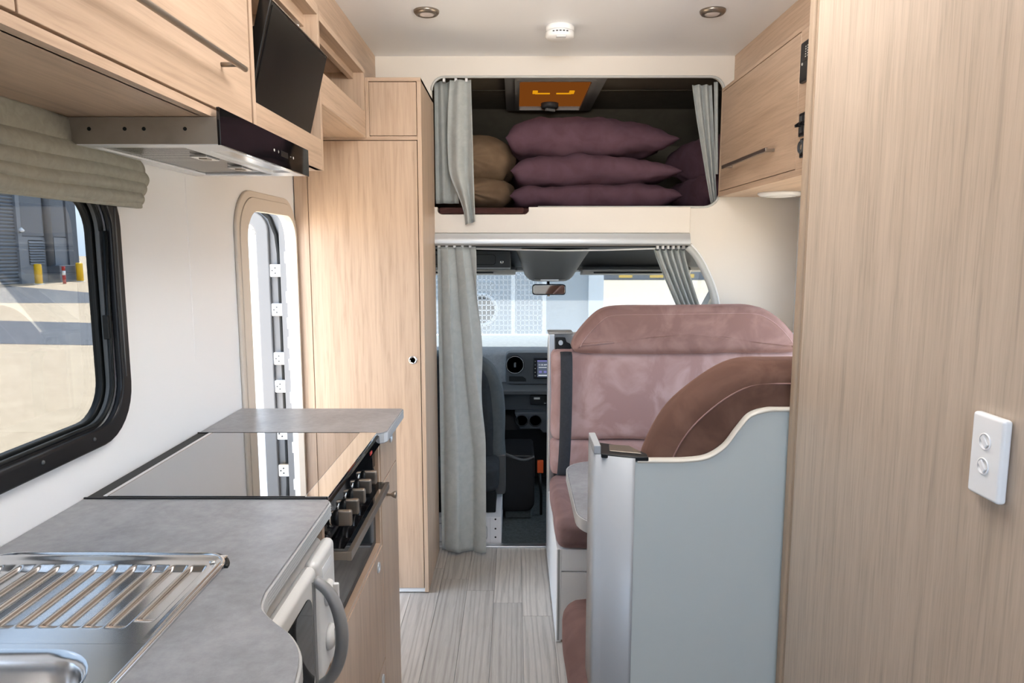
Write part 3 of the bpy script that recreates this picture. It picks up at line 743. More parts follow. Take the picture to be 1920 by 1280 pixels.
# L-shaped side panel towards the aisle
MB().prism([(2.316, .004), (3.10, .004), (3.10, .97), (3.0, 1.02), (2.925, 1.03), (2.885, 1.03), (2.885, .42), (2.87, .36), (2.83, .345), (2.316, .345)], 'x', .146, .163).build('side_panel', 'white_panel', fb, .0015)
MB().box(.141, .167, 2.868, 2.888, .35, 1.03).build('post', 'aluminium', fb, .003, 2)
MB().box(.138, .24, 2.865, 2.955, 1.03, 1.0385).build('post_cap', 'grey_plastic', fb, .002)
MB().box(.163, 1.2, 2.925, 2.945, .35, 1.03).build('back_panel', 'white_panel', fb, .002)
MB().box(.163, 1.2, 2.316, 2.332, .012, .262).build('front_panel', 'white_panel', fb, .001)
MB().box(.163, 1.2, 2.316, 2.332, .266, .345).build('front_rail', 'white_panel', fb, .001)
MB().box(.163, 1.2, 2.332, 2.92, .32, .345).build('seat_board', 'white_panel', fb)
MB().box(.15, 1.2, 2.322, 2.33, .0, .012).build('kick_strip', 'oak_edge', fb)
MB().box(.150, .157, 2.313, 2.317, .012, .345).build('edge_band', 'grey_plastic', fb)
def cushion(name, x0, x1, y0, y1, z0, z1, r, m, parent, amp=.004, seed=0, n=22, pu=(0, 0, 0)):
    """soft block: superellipsoid-like rounded box with slight waves"""
    bm = bmesh.new(); bmesh.ops.create_cube(bm, size=2)
    bmesh.ops.subdivide_edges(bm, edges=bm.edges[:], cuts=n, use_grid_fill=True)
    hx, hy, hz = (x1-x0)/2, (y1-y0)/2, (z1-z0)/2; cx, cy, cz = (x0+x1)/2, (y0+y1)/2, (z0+z1)/2
    def warp(t): return math.copysign(1-(1-abs(t))**1.6, t)
    for v in bm.verts:
        q = [warp(c) for c in v.co]
        p = Vector((q[0]*hx, q[1]*hy, q[2]*hz))
        inner = Vector((max(-hx+r, min(hx-r, p.x)), max(-hy+r, min(hy-r, p.y)), max(-hz+r, min(hz-r, p.z))))
        dd = p-inner
        if dd.length > 1e-9:
            # project to the rounded surface
            L = dd.length; p = inner+dd*(r/L) if L > r else p
        u, w, s = p.x/hx, p.y/hy, p.z/hz
        p.x += pu[0]*math.copysign(1, u)*(1-w*w)*(1-s*s)*abs(u)
        p.y += pu[1]*math.copysign(1, w)*(1-u**4)*(1-s*s)*abs(w)
        p.z += pu[2]*math.copysign(1, s)*(1-u**4)*(1-w*w)*abs(s)
        k = amp*nz(p.x*7+seed, p.y*7, p.z*7)
        p += p.normalized()*k
        v.co = p+Vector((cx, cy, cz))
    mb = MB(); bm.verts.index_update()
    mb.add([tuple(v.co) for v in bm.verts], [tuple(v.index for v in f.verts) for f in bm.faces], True); bm.free()
    return mb.build(name, m, parent)
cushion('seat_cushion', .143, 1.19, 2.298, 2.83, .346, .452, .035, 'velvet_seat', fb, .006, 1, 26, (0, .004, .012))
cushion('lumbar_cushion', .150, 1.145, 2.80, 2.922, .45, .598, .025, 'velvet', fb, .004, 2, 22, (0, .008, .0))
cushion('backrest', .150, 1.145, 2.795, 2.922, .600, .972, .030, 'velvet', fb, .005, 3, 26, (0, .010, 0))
# dome-shaped headrest
def headrest(name, outline, y0, y1, m, parent, rnd=.03, seed=0, seam=None, zmin=0):
    """outline (x, z) counterclockwise, swept y0..y1 with rounded rims"""
    P = [Vector(p) for p in outline]; P.append(P[0]); acc = [0]
    for a_, b_ in zip(P, P[1:]): acc.append(acc[-1]+(b_-a_).length)
    n = 110; Q = []; k = 0
    for i in range(n):
        t_ = acc[-1]*i/n
        while acc[k+1] < t_: k += 1
        Q.append(P[k].lerp(P[k+1], (t_-acc[k])/max(1e-9, acc[k+1]-acc[k])))
    for _ in range(4): Q = [(Q[i-1]+Q[i]*2+Q[(i+1) % n])/4 for i in range(n)]
    P = Q; nor = []
    for i in range(n):
        tt = (P[(i+1) % n]-P[i-1]).normalized(); nor.append(Vector((tt.y, -tt.x)))
    ringsY = []
    K = 7
    for k in range(K): a = PI/2*k/(K-1); ringsY.append((y0+rnd*(1-math.sin(a)), rnd*(1-math.cos(a))))
    ringsY = [(y0+rnd*(1-math.cos(PI/2*k/(K-1))), rnd*(1-math.sin(PI/2*k/(K-1)))) for k in range(K)]
    ringsY = ringsY+[(y1-rnd*(1-math.cos(PI/2*(K-1-k)/(K-1))), rnd*(1-math.sin(PI/2*(K-1-k)/(K-1)))) for k in range(K)]
    cx = sum(p.x for p in P)/n; cz = sum(p.y for p in P)/n
    rows = []
    for s_ in (0, .35, .7): rows.append([(cx+(p.x-nn.x*rnd-cx)*s_, y0-.006*(1-s_), cz+(p.y-nn.y*rnd-cz)*s_) for p, nn in zip(P, nor)])
    for y, ins in ringsY: rows.append([(p.x-nn.x*ins, y, p.y-nn.y*ins) for p, nn in zip(P, nor)])
    for s_ in (.7, .35, 0): rows.append([(cx+(p.x-nn.x*rnd-cx)*s_, y1+.003*(1-s_), cz+(p.y-nn.y*rnd-cz)*s_) for p, nn in zip(P, nor)])
    mb = MB(); R = len(rows)
    def fn(u, v):
        p = Vector(rows[int(v*(R-1)+.5)][int(u*n+.5) % n]); k = .004*nz(p.x*9+seed, p.y*9, p.z*9); return (p.x, p.y+k, p.z+k*.6)
    mb.grid(fn, n, R-1, True, True)
    o = mb.build(name, m, parent)
    if seam:
        pts = [(p.x-nn.x*rnd*.75, y0+rnd*.03, p.y-nn.y*rnd*.75) for p, nn in zip(P, nor)]
        ok = [nn.y > -.55 for nn in nor]
        k0 = next(i for i in range(n) if ok[i] and not ok[i-1])
        run = []
        for i in range(n):
            if not ok[(k0+i) % n]: break
            run.append(pts[(k0+i) % n])
        MB().tube(run, .0016, 6).build('seam', seam, o)
    return o
ho = [(.222, .985), (.232, .968), (.26, .962), (.6, .960), (.9, .964), (1.12, .966), (1.142, .972), (1.146, .99)]
top = catmull([(1.146, .99), (1.120, 1.035), (1.06, 1.10), (1.0, 1.138), (.94, 1.155), (.65, 1.152), (.38, 1.148), (.33, 1.125), (.28, 1.075), (.24, 1.025), (.222, .985)], 4)
full = [tuple(p) for p in catmull([(p[0], p[1]) for p in ho], 3)][:-1]+top[:-1]
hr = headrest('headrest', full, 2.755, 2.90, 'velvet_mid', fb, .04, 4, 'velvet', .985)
sb = thing('seat_belt', (.2, 2.78, .5), 'black lap seat belt hanging over the left end of the bench', 'seat belt')
bp = catmull([(.205, 2.840, .968), (.207, 2.800, .962), (.208, 2.777, .93), (.208, 2.770, .80), (.206, 2.771, .65), (.203, 2.774, .55), (.198, 2.778, .47), (.196, 2.79, .456)], 5)
MB().grid(lambda u, v: (bp[int(u*(len(bp)-1)+.5)][0]-.0235+.047*v, bp[int(u*(len(bp)-1)+.5)][1]-.004*math.sin(PI*v), bp[int(u*(len(bp)-1)+.5)][2]), len(bp)-1, 4).build('webbing', 'webbing', sb, solid=.002)
bp2 = MB().prism([(.166, 1.018), (.207, 1.018), (.212, 1.0), (.228, .992), (.232, .975), (.218, .965), (.195, .958), (.166, .945)], 'y', 2.842, 2.862)
an = bp2.build('anchor_plate', 'black_plastic', sb, .003)
MB().prism([(.188-.010*math.cos(a), .998+.011*math.sin(a)) for a in [PI/8+k*PI/4 for k in range(8)]], 'y', 2.834, 2.843).build('bolt', 'aluminium', an, .001)
sb2 = thing('belt_anchor', (1.17, 2.83, .98), 'black belt anchor block at the window end of the bench', 'belt anchor')
MB().box(1.128, 1.205, 2.86, 2.92, .955, 1.025).build('block', 'black_plastic', sb2, .006, 3)
MB().box(1.150, 1.205, 2.80, 2.86, .50, .972).build('webbing', 'webbing', sb2, .003)

# table
tb = thing('dinette_table', (.65, 1.86, 0), 'grey stone-look dinette table between the two benches', 'table')
MB().prism(rrect(.156, 1.21, 1.600, 2.125, [.01, .10, .10, .01], 8), 'z', .690, .72).build('tabletop', 'stone', tb, .002)
to = rrect(.156, 1.21, 1.600, 2.125, [.01, .10, .10, .01], 8)
MB().plate(rrect(.1535, 1.2125, 1.5975, 2.1275, [.012, .1025, .1025, .012], 8), [to], 'z', .688, .719).build('edge_band', 'satin_grey', tb, .001)
MB().tube([(.70, 1.86, .005), (.70, 1.86, .69)], .03, 20).build('leg', 'aluminium', tb)
MB().lathe([(.14, .0), (.14, .008), (.05, .02)], (.70, 1.86, 0.001), 'z', 28).build('foot', 'aluminium', tb)

# near bench with curved panel
nb_ = thing('dinette_bench', (.45, 1.5, 0), 'near dinette bench with curved pale grey back panel and aluminium corner post', 'bench')
crv = catmull([(.33, .964), (.375, .970), (.41, .992), (.435, 1.026), (.458, 1.054), (.49, 1.065), (.517, 1.066), (.556, 1.066)], 6)
po = [(.236, .0), (.556, .0)]+[(p[0], p[1]-.004) for p in reversed(crv)]+[(.236, .960)]
MB().prism(po, 'y', 1.332, 1.352).build('back_panel', 'grey_panel', nb_, .001)
tp = [(.24, 1.342, .9635), (.30, 1.342, .9635)]+[(p[0], 1.342, p[1]) for p in crv]
MB().grid(lambda u, v: (lambda p, a: (p[0], 1.342+.0125*math.cos(a), p[2]-.003+.005*math.sin(a)))(tp[int(u*(len(tp)-1)+.5)], 2*PI*v), len(tp)-1, 14).build('edge_moulding', 'mould_grey', nb_)
cpst = [(.158, 1.44), (.158, 1.352), (.160, 1.345), (.164, 1.341), (.176, 1.3395)]+[(.176+.06*math.sin(a), 1.3305+.009*math.cos(a)) for a in [k*PI/2/8 for k in range(9)]]+[(.237, 1.350), (.19, 1.352), (.172, 1.37), (.172, 1.44)]
cpst = [(.158, 1.46), (.158, 1.366), (.1595, 1.360), (.163, 1.357), (.172, 1.356)]+[(.172+.064*(k/10), 1.3555-.0255*math.sin(PI/2*k/10)) for k in range(1, 11)]+[(.237, 1.352), (.19, 1.372), (.174, 1.385), (.174, 1.46)]
MB().prism(cpst, 'z', .002, .968, True).build('corner_post', 'post_grey', nb_)
MB().box(.158, .172, 1.358, 1.46, .968, .986).build('post_top', 'post_grey', nb_, .002)
cap = MB().prism([(.172, 1.352), (.237, 1.330), (.262, 1.330), (.262, 1.354), (.24, 1.40), (.172, 1.44)], 'z', .962, .971).build('cap', 'black_plastic', nb_, .002)
MB().prism([(.19, 1.365), (.25, 1.345), (.25, 1.36), (.235, 1.40), (.195, 1.41)], 'z', .971, .974).build('cap_plate', 'bronze_metal', cap, .001)
MB().box(.158, .174, 1.46, 1.62, .02, .33).build('side_panel', 'white_panel', nb_, .001)
MB().box(.174, .52, 1.36, 1.62, .31, .33).build('seat_board', 'white_panel', nb_)
cushion('seat_cushion', .128, 1.18, 1.37, 1.80, .332, .452, .05, 'velvet_seat', nb_, .004, 9, 22, (.006, .004, .008))
nh = catmull([(1.12, .99), (1.08, 1.07), (1.0, 1.125), (.90, 1.148), (.50, 1.152), (.46, 1.148), (.41, 1.128), (.36, 1.090), (.315, 1.045), (.285, .995), (.266, .945), (.258, .90)], 5)
nho = [(.258, .90), (.285, .88), (.6, .88), (1.0, .88), (1.12, .90)]+[tuple(p) for p in nh][:-1]
hd = headrest('headrest', nho, 1.358, 1.50, 'velvet_dark', nb_, .055, 6, 'velvet_mid', .97)
cushion('backrest', .20, 1.15, 1.358, 1.47, .46, .935, .03, 'velvet_dark', nb_, .004, 8, 16, (0, .008, 0))

# ================================================================== CEILING FITTINGS
for i, (x, y, lb) in enumerate(((-.302, 2.52, 'recessed round ceiling lamp near the left oak fascia'), (.675, 2.52, 'recessed round ceiling lamp near the right oak fascia'))):
    if i == 0:
        dl = thing('ceiling_lamp', (x, y, ZC), lb, 'lamp')
        MB().lathe([(.044, 0), (.043, -.006), (.038, -.012), (.030, -.014), (.026, -.012)], (x, y, ZC), 'z', 32).build('bezel', 'bronze_metal', dl)
        MB().lathe([(.027, -.0125), (.02, -.0135), (0, -.014)], (x, y, ZC), 'z', 24).build('lens', 'lamp_lens', dl)
    else:
        o = copy_tree(dl); o.location = (x, y, ZC); tag(o, lb, 'lamp')
sd = thing('smoke_alarm', (.165, 2.69, ZC), 'white round smoke alarm on the ceiling', 'smoke alarm')
MB().lathe([(.052, 0), (.052, -.012), (.048, -.018)], (.165, 2.69, ZC), 'z', 36).build('mount', 'white_edge', sd)
MB().lathe([(.046, -.018), (.052, -.021), (.0525, -.036), (.046, -.043), (0, -.044)], (.165, 2.69, ZC), 'z', 36).build('cover', 'white_edge', sd)
MB().box(.150, .185, 2.645, 2.668, ZC-.047, ZC-.0435).build('test_button', 'white_gloss', sd, .002)
for k in range(5):
    a = -PI/2-.5+.24*k
    MB().box(.165+.0515*math.cos(a)-.004, .165+.0515*math.cos(a)+.004, 2.69+.0515*math.sin(a)-.002, 2.69+.0515*math.sin(a)+.002, ZC-.030, ZC-.026).build('slot', 'dark_plastic', sd)

# ================================================================== OVERCAB BED
tag(MB().prism([(3.106, 2.135), (3.9, 2.125), (4.25, 1.98), (4.55, 1.60), (4.56, 1.46), (4.59, 1.46), (4.58, 1.62), (4.27, 2.01), (3.91, 2.16), (3.106, 2.17)], 'x', XL, XR).build('ceiling_bed', 'lining'), 'grey-brown lined roof and nose of the overcab bed', 'ceiling', kind='structure')
tag(MB().box(XL-.02, XL, 3.106, 4.58, 1.44, 2.17).build('wall_bed_left', 'lining'), 'lined left side of the overcab bed', 'wall', kind='structure')
tag(MB().box(XR, XR+.02, 3.106, 4.58, 1.44, 2.17).build('wall_bed_right', 'lining'), 'lined right side of the overcab bed', 'wall', kind='structure')
tag(MB().box(XL, XR, 3.113, 4.56, 1.445, 1.462).build('floor_bed', 'lining'), 'bed base board above the cab', 'floor', kind='structure')
tag(MB().tube([(XL, 3.47, 2.128), (XR, 3.47, 2.128)], .003, 6).build('trim_seam', 'lining'), 'thin seam strip across the bed ceiling lining', 'trim', kind='structure')
tag(cushion('mattress', XL+.02, XR-.02, 3.115, 4.45, 1.464, 1.556, .025, 'maroon', None, .002, 5, 14), 'thin dark maroon mattress in the overcab bed', 'mattress')
tag(MB().box(-.325, .04, 3.06, 3.112, 1.527, 1.5545).build('bed_pad', 'maroon', None, .008, 3), 'dark maroon padded edge filling the notch below the bed', 'pad')

def pillow(name, cx, cy, z0, z1, w, d_, m, label, group=None, seed=0, rot=0, amp=.010, bend=0, parent=None, pl=7, pr=2.3):
    h = (z1-z0)/2; zc = (z0+z1)/2
    def surf(sgn):
        def fn(u, v):
            s, q = 2*u-1, 2*v-1
            e = max(0, (1-abs(s)**(pl if s < 0 else pr)))**(.5 if s < 0 else .72)*max(0, (1-abs(q)**4.5))**.5
            pin = 1-.06*(1-abs(s)**2)*abs(q)**3; pin2 = 1-.06*(1-abs(q)**2)*abs(s)**3
            x, y = s*w/2*pin2, q*d_/2*pin
            z = sgn*h*e
            wr = amp*nz(x*9+seed, y*7, z*9+seed)+amp*.6*nz(x*22, y*18+seed, z*20)
            z += wr*min(1, e*2.5+.15)+bend*s*s
            y += amp*.8*nz(x*8, z*12+seed, 3)*min(1, e*3)
            c_, s_ = math.cos(rot), math.sin(rot)
            return (cx+x*c_-y*s_, cy+x*s_+y*c_, zc+z)
        return fn
    mb = MB().grid(surf(1), 48, 36).grid(surf(-1), 48, 36)
    bm = bmesh.new()
    o = mb.build(name, m, parent, fix=False)
    bm.from_mesh(o.data); bmesh.ops.remove_doubles(bm, verts=bm.verts[:], dist=.0004); bmesh.ops.recalc_face_normals(bm, faces=bm.faces[:]); bm.to_mesh(o.data); bm.free()
    if parent is None: tag(o, label, 'pillow', group)
    return o
pillow('pillow', .375, 3.50, 1.557, 1.680, .80, .46, 'plum', 'plum pillow at the bottom of the stack of three', 'stacked plum pillows', 1, 0, .014, 0, None, 7, 8)
pillow('pillow', .375, 3.49, 1.665, 1.815, .79, .46, 'plum', 'plum pillow in the middle of the stack of three', 'stacked plum pillows', 5, 0, .014, -.01, None, 8, 2.6)
pillow('pillow', .350, 3.50, 1.795, 1.985, .80, .48, 'plum', 'plump plum pillow on top of the stack of three', 'stacked plum pillows', 9, .03, .018, -.014, None, 6, 2.0)
pillow('pillow', 1.02, 3.48, 1.557, 1.72, .42, .5, 'plum', 'crumpled plum pillow at the right end of the bed, lower one', 'crumpled plum pillows behind the right bed curtain', 13, .3, .03)
pillow('pillow', 1.03, 3.50, 1.70, 1.90, .40, .45, 'plum', 'crumpled plum pillow at the right end of the bed, upper one', 'crumpled plum pillows behind the right bed curtain', 17, .5, .03)
# rolled brown quilt
def lump(name, x0, x1, y0, y1, z0, z1, seed, parent, tw):
    cx, cy, cz = (x0+x1)/2, (y0+y1)/2, (z0+z1)/2
    def fn(u, v):
        a = 2*PI*u; q = 2*v-1; rr = max(0, 1-abs(q)**3.2)**.5
        px = math.copysign(abs(math.cos(a))**.75, math.cos(a)); pz = math.copysign(abs(math.sin(a))**.75, math.sin(a))
        k = 1+.045*math.sin(tw*q*3+a*3+seed)+.06*nz(a, q*3, seed)+.02*math.sin(a*9+q*7)
        # axis of the roll runs along the depth of the bed
        return (cx+(x1-x0)/2*px*rr*k, cy+(y1-y0)/2*q*(1+.05*nz(a*2, q, seed)), cz+(z1-z0)/2*pz*rr*k)
    return MB().grid(fn, 64, 30, True, True).build(name, 'brown_cotton', parent)
qb = thing('quilt', (-.2, 3.5, 1.557), 'rolled brown quilt in two rolls beside the left bed curtain', 'quilt')
lump('upper_roll', -.46, -.005, 3.22, 3.72, 1.675, 1.905, 2, qb, 2.5)
lump('lower_roll', -.46, -.004, 3.20, 3.74, 1.557, 1.715, 6, qb, 1.2)

# roof vent in the bed ceiling
rv = thing('roof_vent', (.18, 3.5, 2.12), 'roof vent with backlit orange blind above the bed', 'vent')
MB().plate(rrect(-.045, .40, 3.12, 3.86, .02), [rrect(.005, .355, 3.16, 3.815, .015)], 'z', 2.108, 2.135).build('frame', 'grey_plastic', rv, .006, 3)
MB().plate(rrect(.0, .36, 3.155, 3.82, .015), [rrect(.022, .338, 3.18, 3.80, .01)], 'z', 2.100, 2.112).build('inner_frame', 'grey_plastic', rv, .003)
MB().box(.005, .355, 3.16, 3.815, 2.1225, 2.1255).build('orange_blind', 'backlit_orange', rv)
for x in (.095, .265):
    sgn = 1 if x < .18 else -1
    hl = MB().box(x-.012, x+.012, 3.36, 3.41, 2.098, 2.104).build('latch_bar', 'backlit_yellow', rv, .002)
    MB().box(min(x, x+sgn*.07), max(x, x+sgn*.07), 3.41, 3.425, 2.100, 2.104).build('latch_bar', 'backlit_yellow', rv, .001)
MB().lathe([(.045, .02), (.045, -.012), (.038, -.018), (.0, -.02)], (.18, 3.74, 2.115), 'z', 28).build('crank_dial', 'mid_plastic', rv)
MB().prism([(.155, 3.735), (.20, 3.765), (.21, 3.75), (.165, 3.722)], 'z', 2.083, 2.096).build('crank_arm', 'grey_plastic', rv, .002)

# ------------------------------------------------------------------ curtains
def sheet(name, fn, nu, nv, m, parent, th=.0025):
    return MB().grid(fn, nu, nv).build(name, m, parent, solid=th, fix=False)
def lerp(a, b, t): return a+(b-a)*t
bc = thing('bed_curtain', (-.27, 3.08, 1.49), 'grey curtain hanging out of the left end of the bed opening', 'curtain')
def f_bed(u, v):       # v 0 top .. 1 bottom
    z = lerp(2.085, 1.487, v)+.012*(u-.5)*v
    xl = lerp(-.275, -.255, v)+.020*math.sin(v*PI)*-1; xr = lerp(-.185, -.168, v)
    x = lerp(xl, xr, u)
    if v > .6: q = (v-.6)/.4; x = lerp(lerp(xl, -.212, q*q*(3-2*q)), xr, u)
    y = lerp(3.085, 3.040, v**.7)+.014*math.sin(u*PI*3.2+v*1.3)*(.6+.5*v)+.004*nz(u*3, v*6, 1)
    return (x, y-.004, z)
sheet('drop', f_bed, 50, 40, 'curtain', bc)
def f_bed2(u, v):
    z = lerp(2.088, 1.575, v); x = lerp(lerp(-.345, -.345, v), lerp(-.262, -.245, v), u)
    return (x, 3.125+.012*math.sin(u*PI*4)+.003*nz(u*4, v*5, 7), z)
sheet('rear_drop', f_bed2, 40, 24, 'curtain', bc)
for x in (-.30, -.25, -.205): MB().box(x-.005, x+.005, 3.083, 3.11, 2.080, 2.096).build('glider', 'white_edge', bc)
bc2 = thing('bed_curtain', (.83, 3.11, 1.57), 'grey curtain drawn aside at the right end of the bed opening', 'curtain')
def f_bedr(u, v):
    z = lerp(2.075, 1.575, v)
    x = lerp(lerp(.762, .862, v**1.1), lerp(.845, .882, v), u)
    return (x, 3.128+.010*math.sin(u*PI*5+v)+.003*nz(u*4, v*5, 2), z)
sheet('drop', f_bedr, 44, 30, 'curtain', bc2)
def f_bedr2(u, v):
    z = lerp(2.085, 1.70, v); x = lerp(lerp(.852, .872, v), lerp(.868, .882, v), u)
    return (x, 3.118+.004*math.sin(u*PI*2), z)
sheet('rear_drop', f_bedr2, 12, 16, 'curtain', bc2)

cc = thing('cab_curtain', (-.25, 3.07, 0), 'long grey curtain at the left side of the cab opening, reaching the floor', 'curtain')
def f_cab(u, v):
    z = lerp(1.388, .012, v)+(.006*math.sin(u*7)*v)
    xr = lerp(-.176, -.134, min(1, v*1.6)**.7)
    x = lerp(-.338, xr, u)
    a = lerp(5.2, 3.1, min(1, v*1.5)); amp = lerp(.011, .022, min(1, v*1.2))
    y = lerp(3.085, 3.045, min(1, v*1.3))+amp*math.sin(u*PI*2*a/2+.6+.7*v)+.003*nz(u*5, v*8, 4)
    x += .006*math.sin(u*PI*a*2+v)
    return (x, y, z)
sheet('drop', f_cab, 90, 60, 'curtain', cc)
for k in range(5): MB().box(-.335+k*.034, -.325+k*.034, 3.074, 3.094, 1.384, 1.3925).build('glider', 'white_edge', cc)
cr = thing('cab_curtain', (.78, 3.11, .9), 'grey curtain tied back at the right side of the cab opening', 'curtain')
def f_cabr(u, v):
    z = lerp(1.382, .95, v); s = v**1.25
    x = lerp(lerp(.615, .80, s), lerp(.745, .895, s), u)
    x += .012*math.sin(PI*v)*(1-u)
    y = 3.125+lerp(.016, .012, v)*math.sin(u*PI*9.5+.5)+.003*nz(u*5, v*6, 8)
    return (x, y, z-.012*abs(math.sin(u*PI*4.7))*(1-v)**6)
sheet('drop', f_cabr, 100, 36, 'curtain', cr)
for k in range(6): MB().box(.625+k*.023, .634+k*.023, 3.112, 3.132, 1.378, 1.3915).build('glider', 'white_edge', cr)
tag(MB().tube([(-.17, 3.125, 1.379), (.2, 3.127, 1.371), (.40, 3.127, 1.373), (.62, 3.125, 1.380)], .0035, 8).build('curtain_wire', 'white_edge'), 'white sagging curtain wire across the top of the cab opening', 'curtain wire')
tag(MB().box(-.35, .76, 3.116, 3.140, 1.392, 1.402).build('curtain_track', 'oak_edge'), 'brown curtain track under the silver rail', 'curtain track')

# ================================================================== CAB
tag(MB().box(-.86, XR+.02, 3.152, 4.7, -.05, -.02).build('floor_cab', 'carpet'), 'dark grey carpeted cab floor beyond the threshold', 'floor', kind='structure')
tag(MB().prism([(3.15, 1.40), (3.6, 1.405), (4.0, 1.30), (4.0, 1.275), (3.85, 1.285), (3.6, 1.378), (3.15, 1.385)], 'x', -.85, XR).build('ceiling_cab', 'dark_plastic'), 'dark cab headliner', 'ceiling', kind='structure')
for nm, x0, x1, lb in (('wall_cab_left', -.88, -.85, 'dark left cab door with its window'), ('wall_cab_right', XR, XR+.03, 'dark right cab door with its window')):
    o = MB().plate([(3.106, -.05), (4.75, -.05), (4.75, .80), (4.05, 1.30), (3.60, 1.405), (3.106, 1.405)], [[(3.35, .72), (4.45, .78), (4.02, 1.22), (3.45, 1.31), (3.35, 1.27)]], 'x', x0, x1).build(nm, 'dark_plastic')
    tag(o, lb, 'wall', kind='structure')
    MB().box((x0+x1)/2-.002, (x0+x1)/2+.002, 3.32, 4.5, .70, 1.33).build('pane', 'clear_glass', o)
ws = thing('window_windscreen', (.2, 4.4, .8), 'wide cab windscreen with painted-in reflection haze', 'window', kind='structure')
wz = lambda y: 1.285+(y-3.98)*(.80-1.285)/(4.80-3.98)
MB().prism([(3.98, 1.285), (4.80, .80), (4.803, .805), (3.983, 1.29)], 'x', -.80, 1.20).build('pane', 'hazed_glass', ws)
for x in (-.85, 1.17):
    MB().prism([(3.96, 1.30), (4.82, .79), (4.82, .72), (4.75, .74), (3.96, 1.24)], 'x', x, x+.05).build('pillar', 'grey_plastic', ws, .004)
MB().prism([(3.955, 1.30), (4.01, 1.275), (4.0, 1.25), (3.95, 1.262)], 'x', -.85, XR).build('header', 'grey_plastic', ws, .004)

ds = thing('dashboard', (.3, 4.2, 0), 'dark grey cab dashboard with round vent and screen', 'dashboard')
MB().prism([(4.02, .60), (4.02, .775), (4.06, .795), (4.82, .795), (4.82, .5), (4.10, .5)], 'x', -.82, 1.2).build('top_deck', 'cab_dash_top', ds, .008, 2)
cl = MB().prism(rrect(-.052, .62, .615, .797, .028), 'y', 3.935, 4.03).build('centre_panel', 'dark_plastic', ds, .006, 3)
vt = MB().lathe([(.054, 0), (.054, -.010), (.049, -.014), (.045, -.008), (.043, .012), (0, .012)], (.002, 3.935, .729), 'y', 36).build('air_vent', 'black_plastic', cl)
MB().lathe([(.047, -.012), (.0495, -.0145), (.0505, -.012)], (.002, 3.935, .729), 'y', 36).build('vent_ring', 'grey_plastic', vt)
MB().box(-.004, .008, 3.920, 3.937, .715, .743).build('vent_tab', 'mid_plastic', vt, .003)
for k in range(9):
    a = -.9+k*.45
    if k < 9:
        q = MB().box(.022, .042, 3.9335, 3.938, -.0014, .0014); q.v = [(.002+x*math.cos(a)-z*math.sin(a), y, .729+x*math.sin(a)+z*math.cos(a)) for x, y, z in q.v]
        q.build('vent_blade', 'grey_plastic', vt)
MB().prism([(-.032, .632), (.065, .632), (.065, .648), (.045, .662), (-.032, .662)], 'y', 3.931, 3.94).build('pocket', 'rubber', cl, .002)
MB().box(.108, .40, 3.922, 3.936, .648, .768).build('screen_bezel', 'black_plastic', cl, .003)
sn = MB().box(.128, .36, 3.920, 3.9225, .660, .756).build('screen', 'screen_on', cl)
MB().box(.128, .36, 3.9185, 3.9203, .749, .756).build('status_bar', 'screen_bar', cl)
text('clock_text', '11:32 AM', .0125, (.159, 3.9185, .730), (PI/2, 0, 0), 'screen_text', cl)
MB().box(.136, .182, 3.9185, 3.9202, .714, .7165).build('date_line', 'screen_text', cl)
for k in range(3): MB().box(.138+k*.027, .154+k*.027, 3.9185, 3.9202, .684, .696).build('screen_icon', 'screen_bar', cl)
MB().box(.135, .21, 3.9185, 3.9202, .668, .672).build('caption_line', 'screen_text', cl)
for k in range(5): MB().box(.114, .119, 3.9205, 3.9225, .665+k*.021, .668+k*.021).build('side_key', 'ink', cl)
MB().prism([(3.94, .612), (3.90, .585), (3.905, .560), (3.96, .552), (4.05, .56), (4.05, .612)], 'x', -.75, .9).build('ledge', 'mid_plastic', ds, .006, 2)
MB().prism([(3.955, .553), (3.965, .46), (4.05, .44), (4.05, .553)], 'x', -.30, .9).build('lower_panel', 'dark_plastic', ds, .003)
ct = MB().box(.088, .36, 3.935, 3.975, .496, .552).build('control_unit', 'black_plastic', ds, .004)
MB().box(.110, .145, 3.9335, 3.9355, .528, .540).build('plug_icon', 'ink', ct, .001)
MB().box(.165, .30, 3.9335, 3.9355, .520, .548).build('lcd', 'tv_screen', ct)
text('lcd_text', 'LO', .015, (.205, 3.933, .533), (PI/2, 0, 0), 'ink', ct)
for k in range(3): MB().box(.168+k*.035, .180+k*.035, 3.9335, 3.9355, .504, .507).build('key_mark', 'ink', ct)
cs = MB().prism([(.00, .46), (.17, .46), (.6, .46), (.6, .34), (.16, .34), (.145, .362), (.03, .362)], 'y', 3.90, 4.02).build('cup_tray', 'dark_plastic', ds, .006, 2)
for x in (.040, .118):
    MB().lathe([(.037, 0), (.037, -.006), (.032, -.007), (.031, .002), (0, .002)], (x, 3.90, .412), 'y', 28, 1, .92).build('cup_holder', 'rubber', cs)
MB().prism([(3.97, .34), (4.0, .05), (4.6, .0), (4.6, .45), (4.05, .45)], 'x', -.80, 1.18).build('footwell', 'black_plastic', ds)
lc = thing('console_bin', (.02, 3.65, -.02), 'black rounded bin standing on the cab floor beside the seat', 'console')
MB().prism(rrect(-.062, .103, .025, .33, [.02, .02, .01, .05]), 'y', 3.50, 3.82).build('shell', 'black_plastic', lc, .012, 3)
MB().box(-.05, .09, 3.52, 3.80, -.02, .03).build('foot', 'carpet', lc, .01)
MB().tube(catmull([(-.06, 3.52, .335), (.0, 3.49, .318), (.05, 3.49, .306), (.10, 3.51, .318)], 4), .008, 8).build('rim', 'mid_plastic', lc)
bk = thing('seat_belt_buckle', (.135, 3.55, .25), 'orange-tagged belt buckle beside the console bin', 'buckle')
MB().box(.118, .150, 3.54, 3.565, .22, .285).build('tag', 'orange', bk, .003)
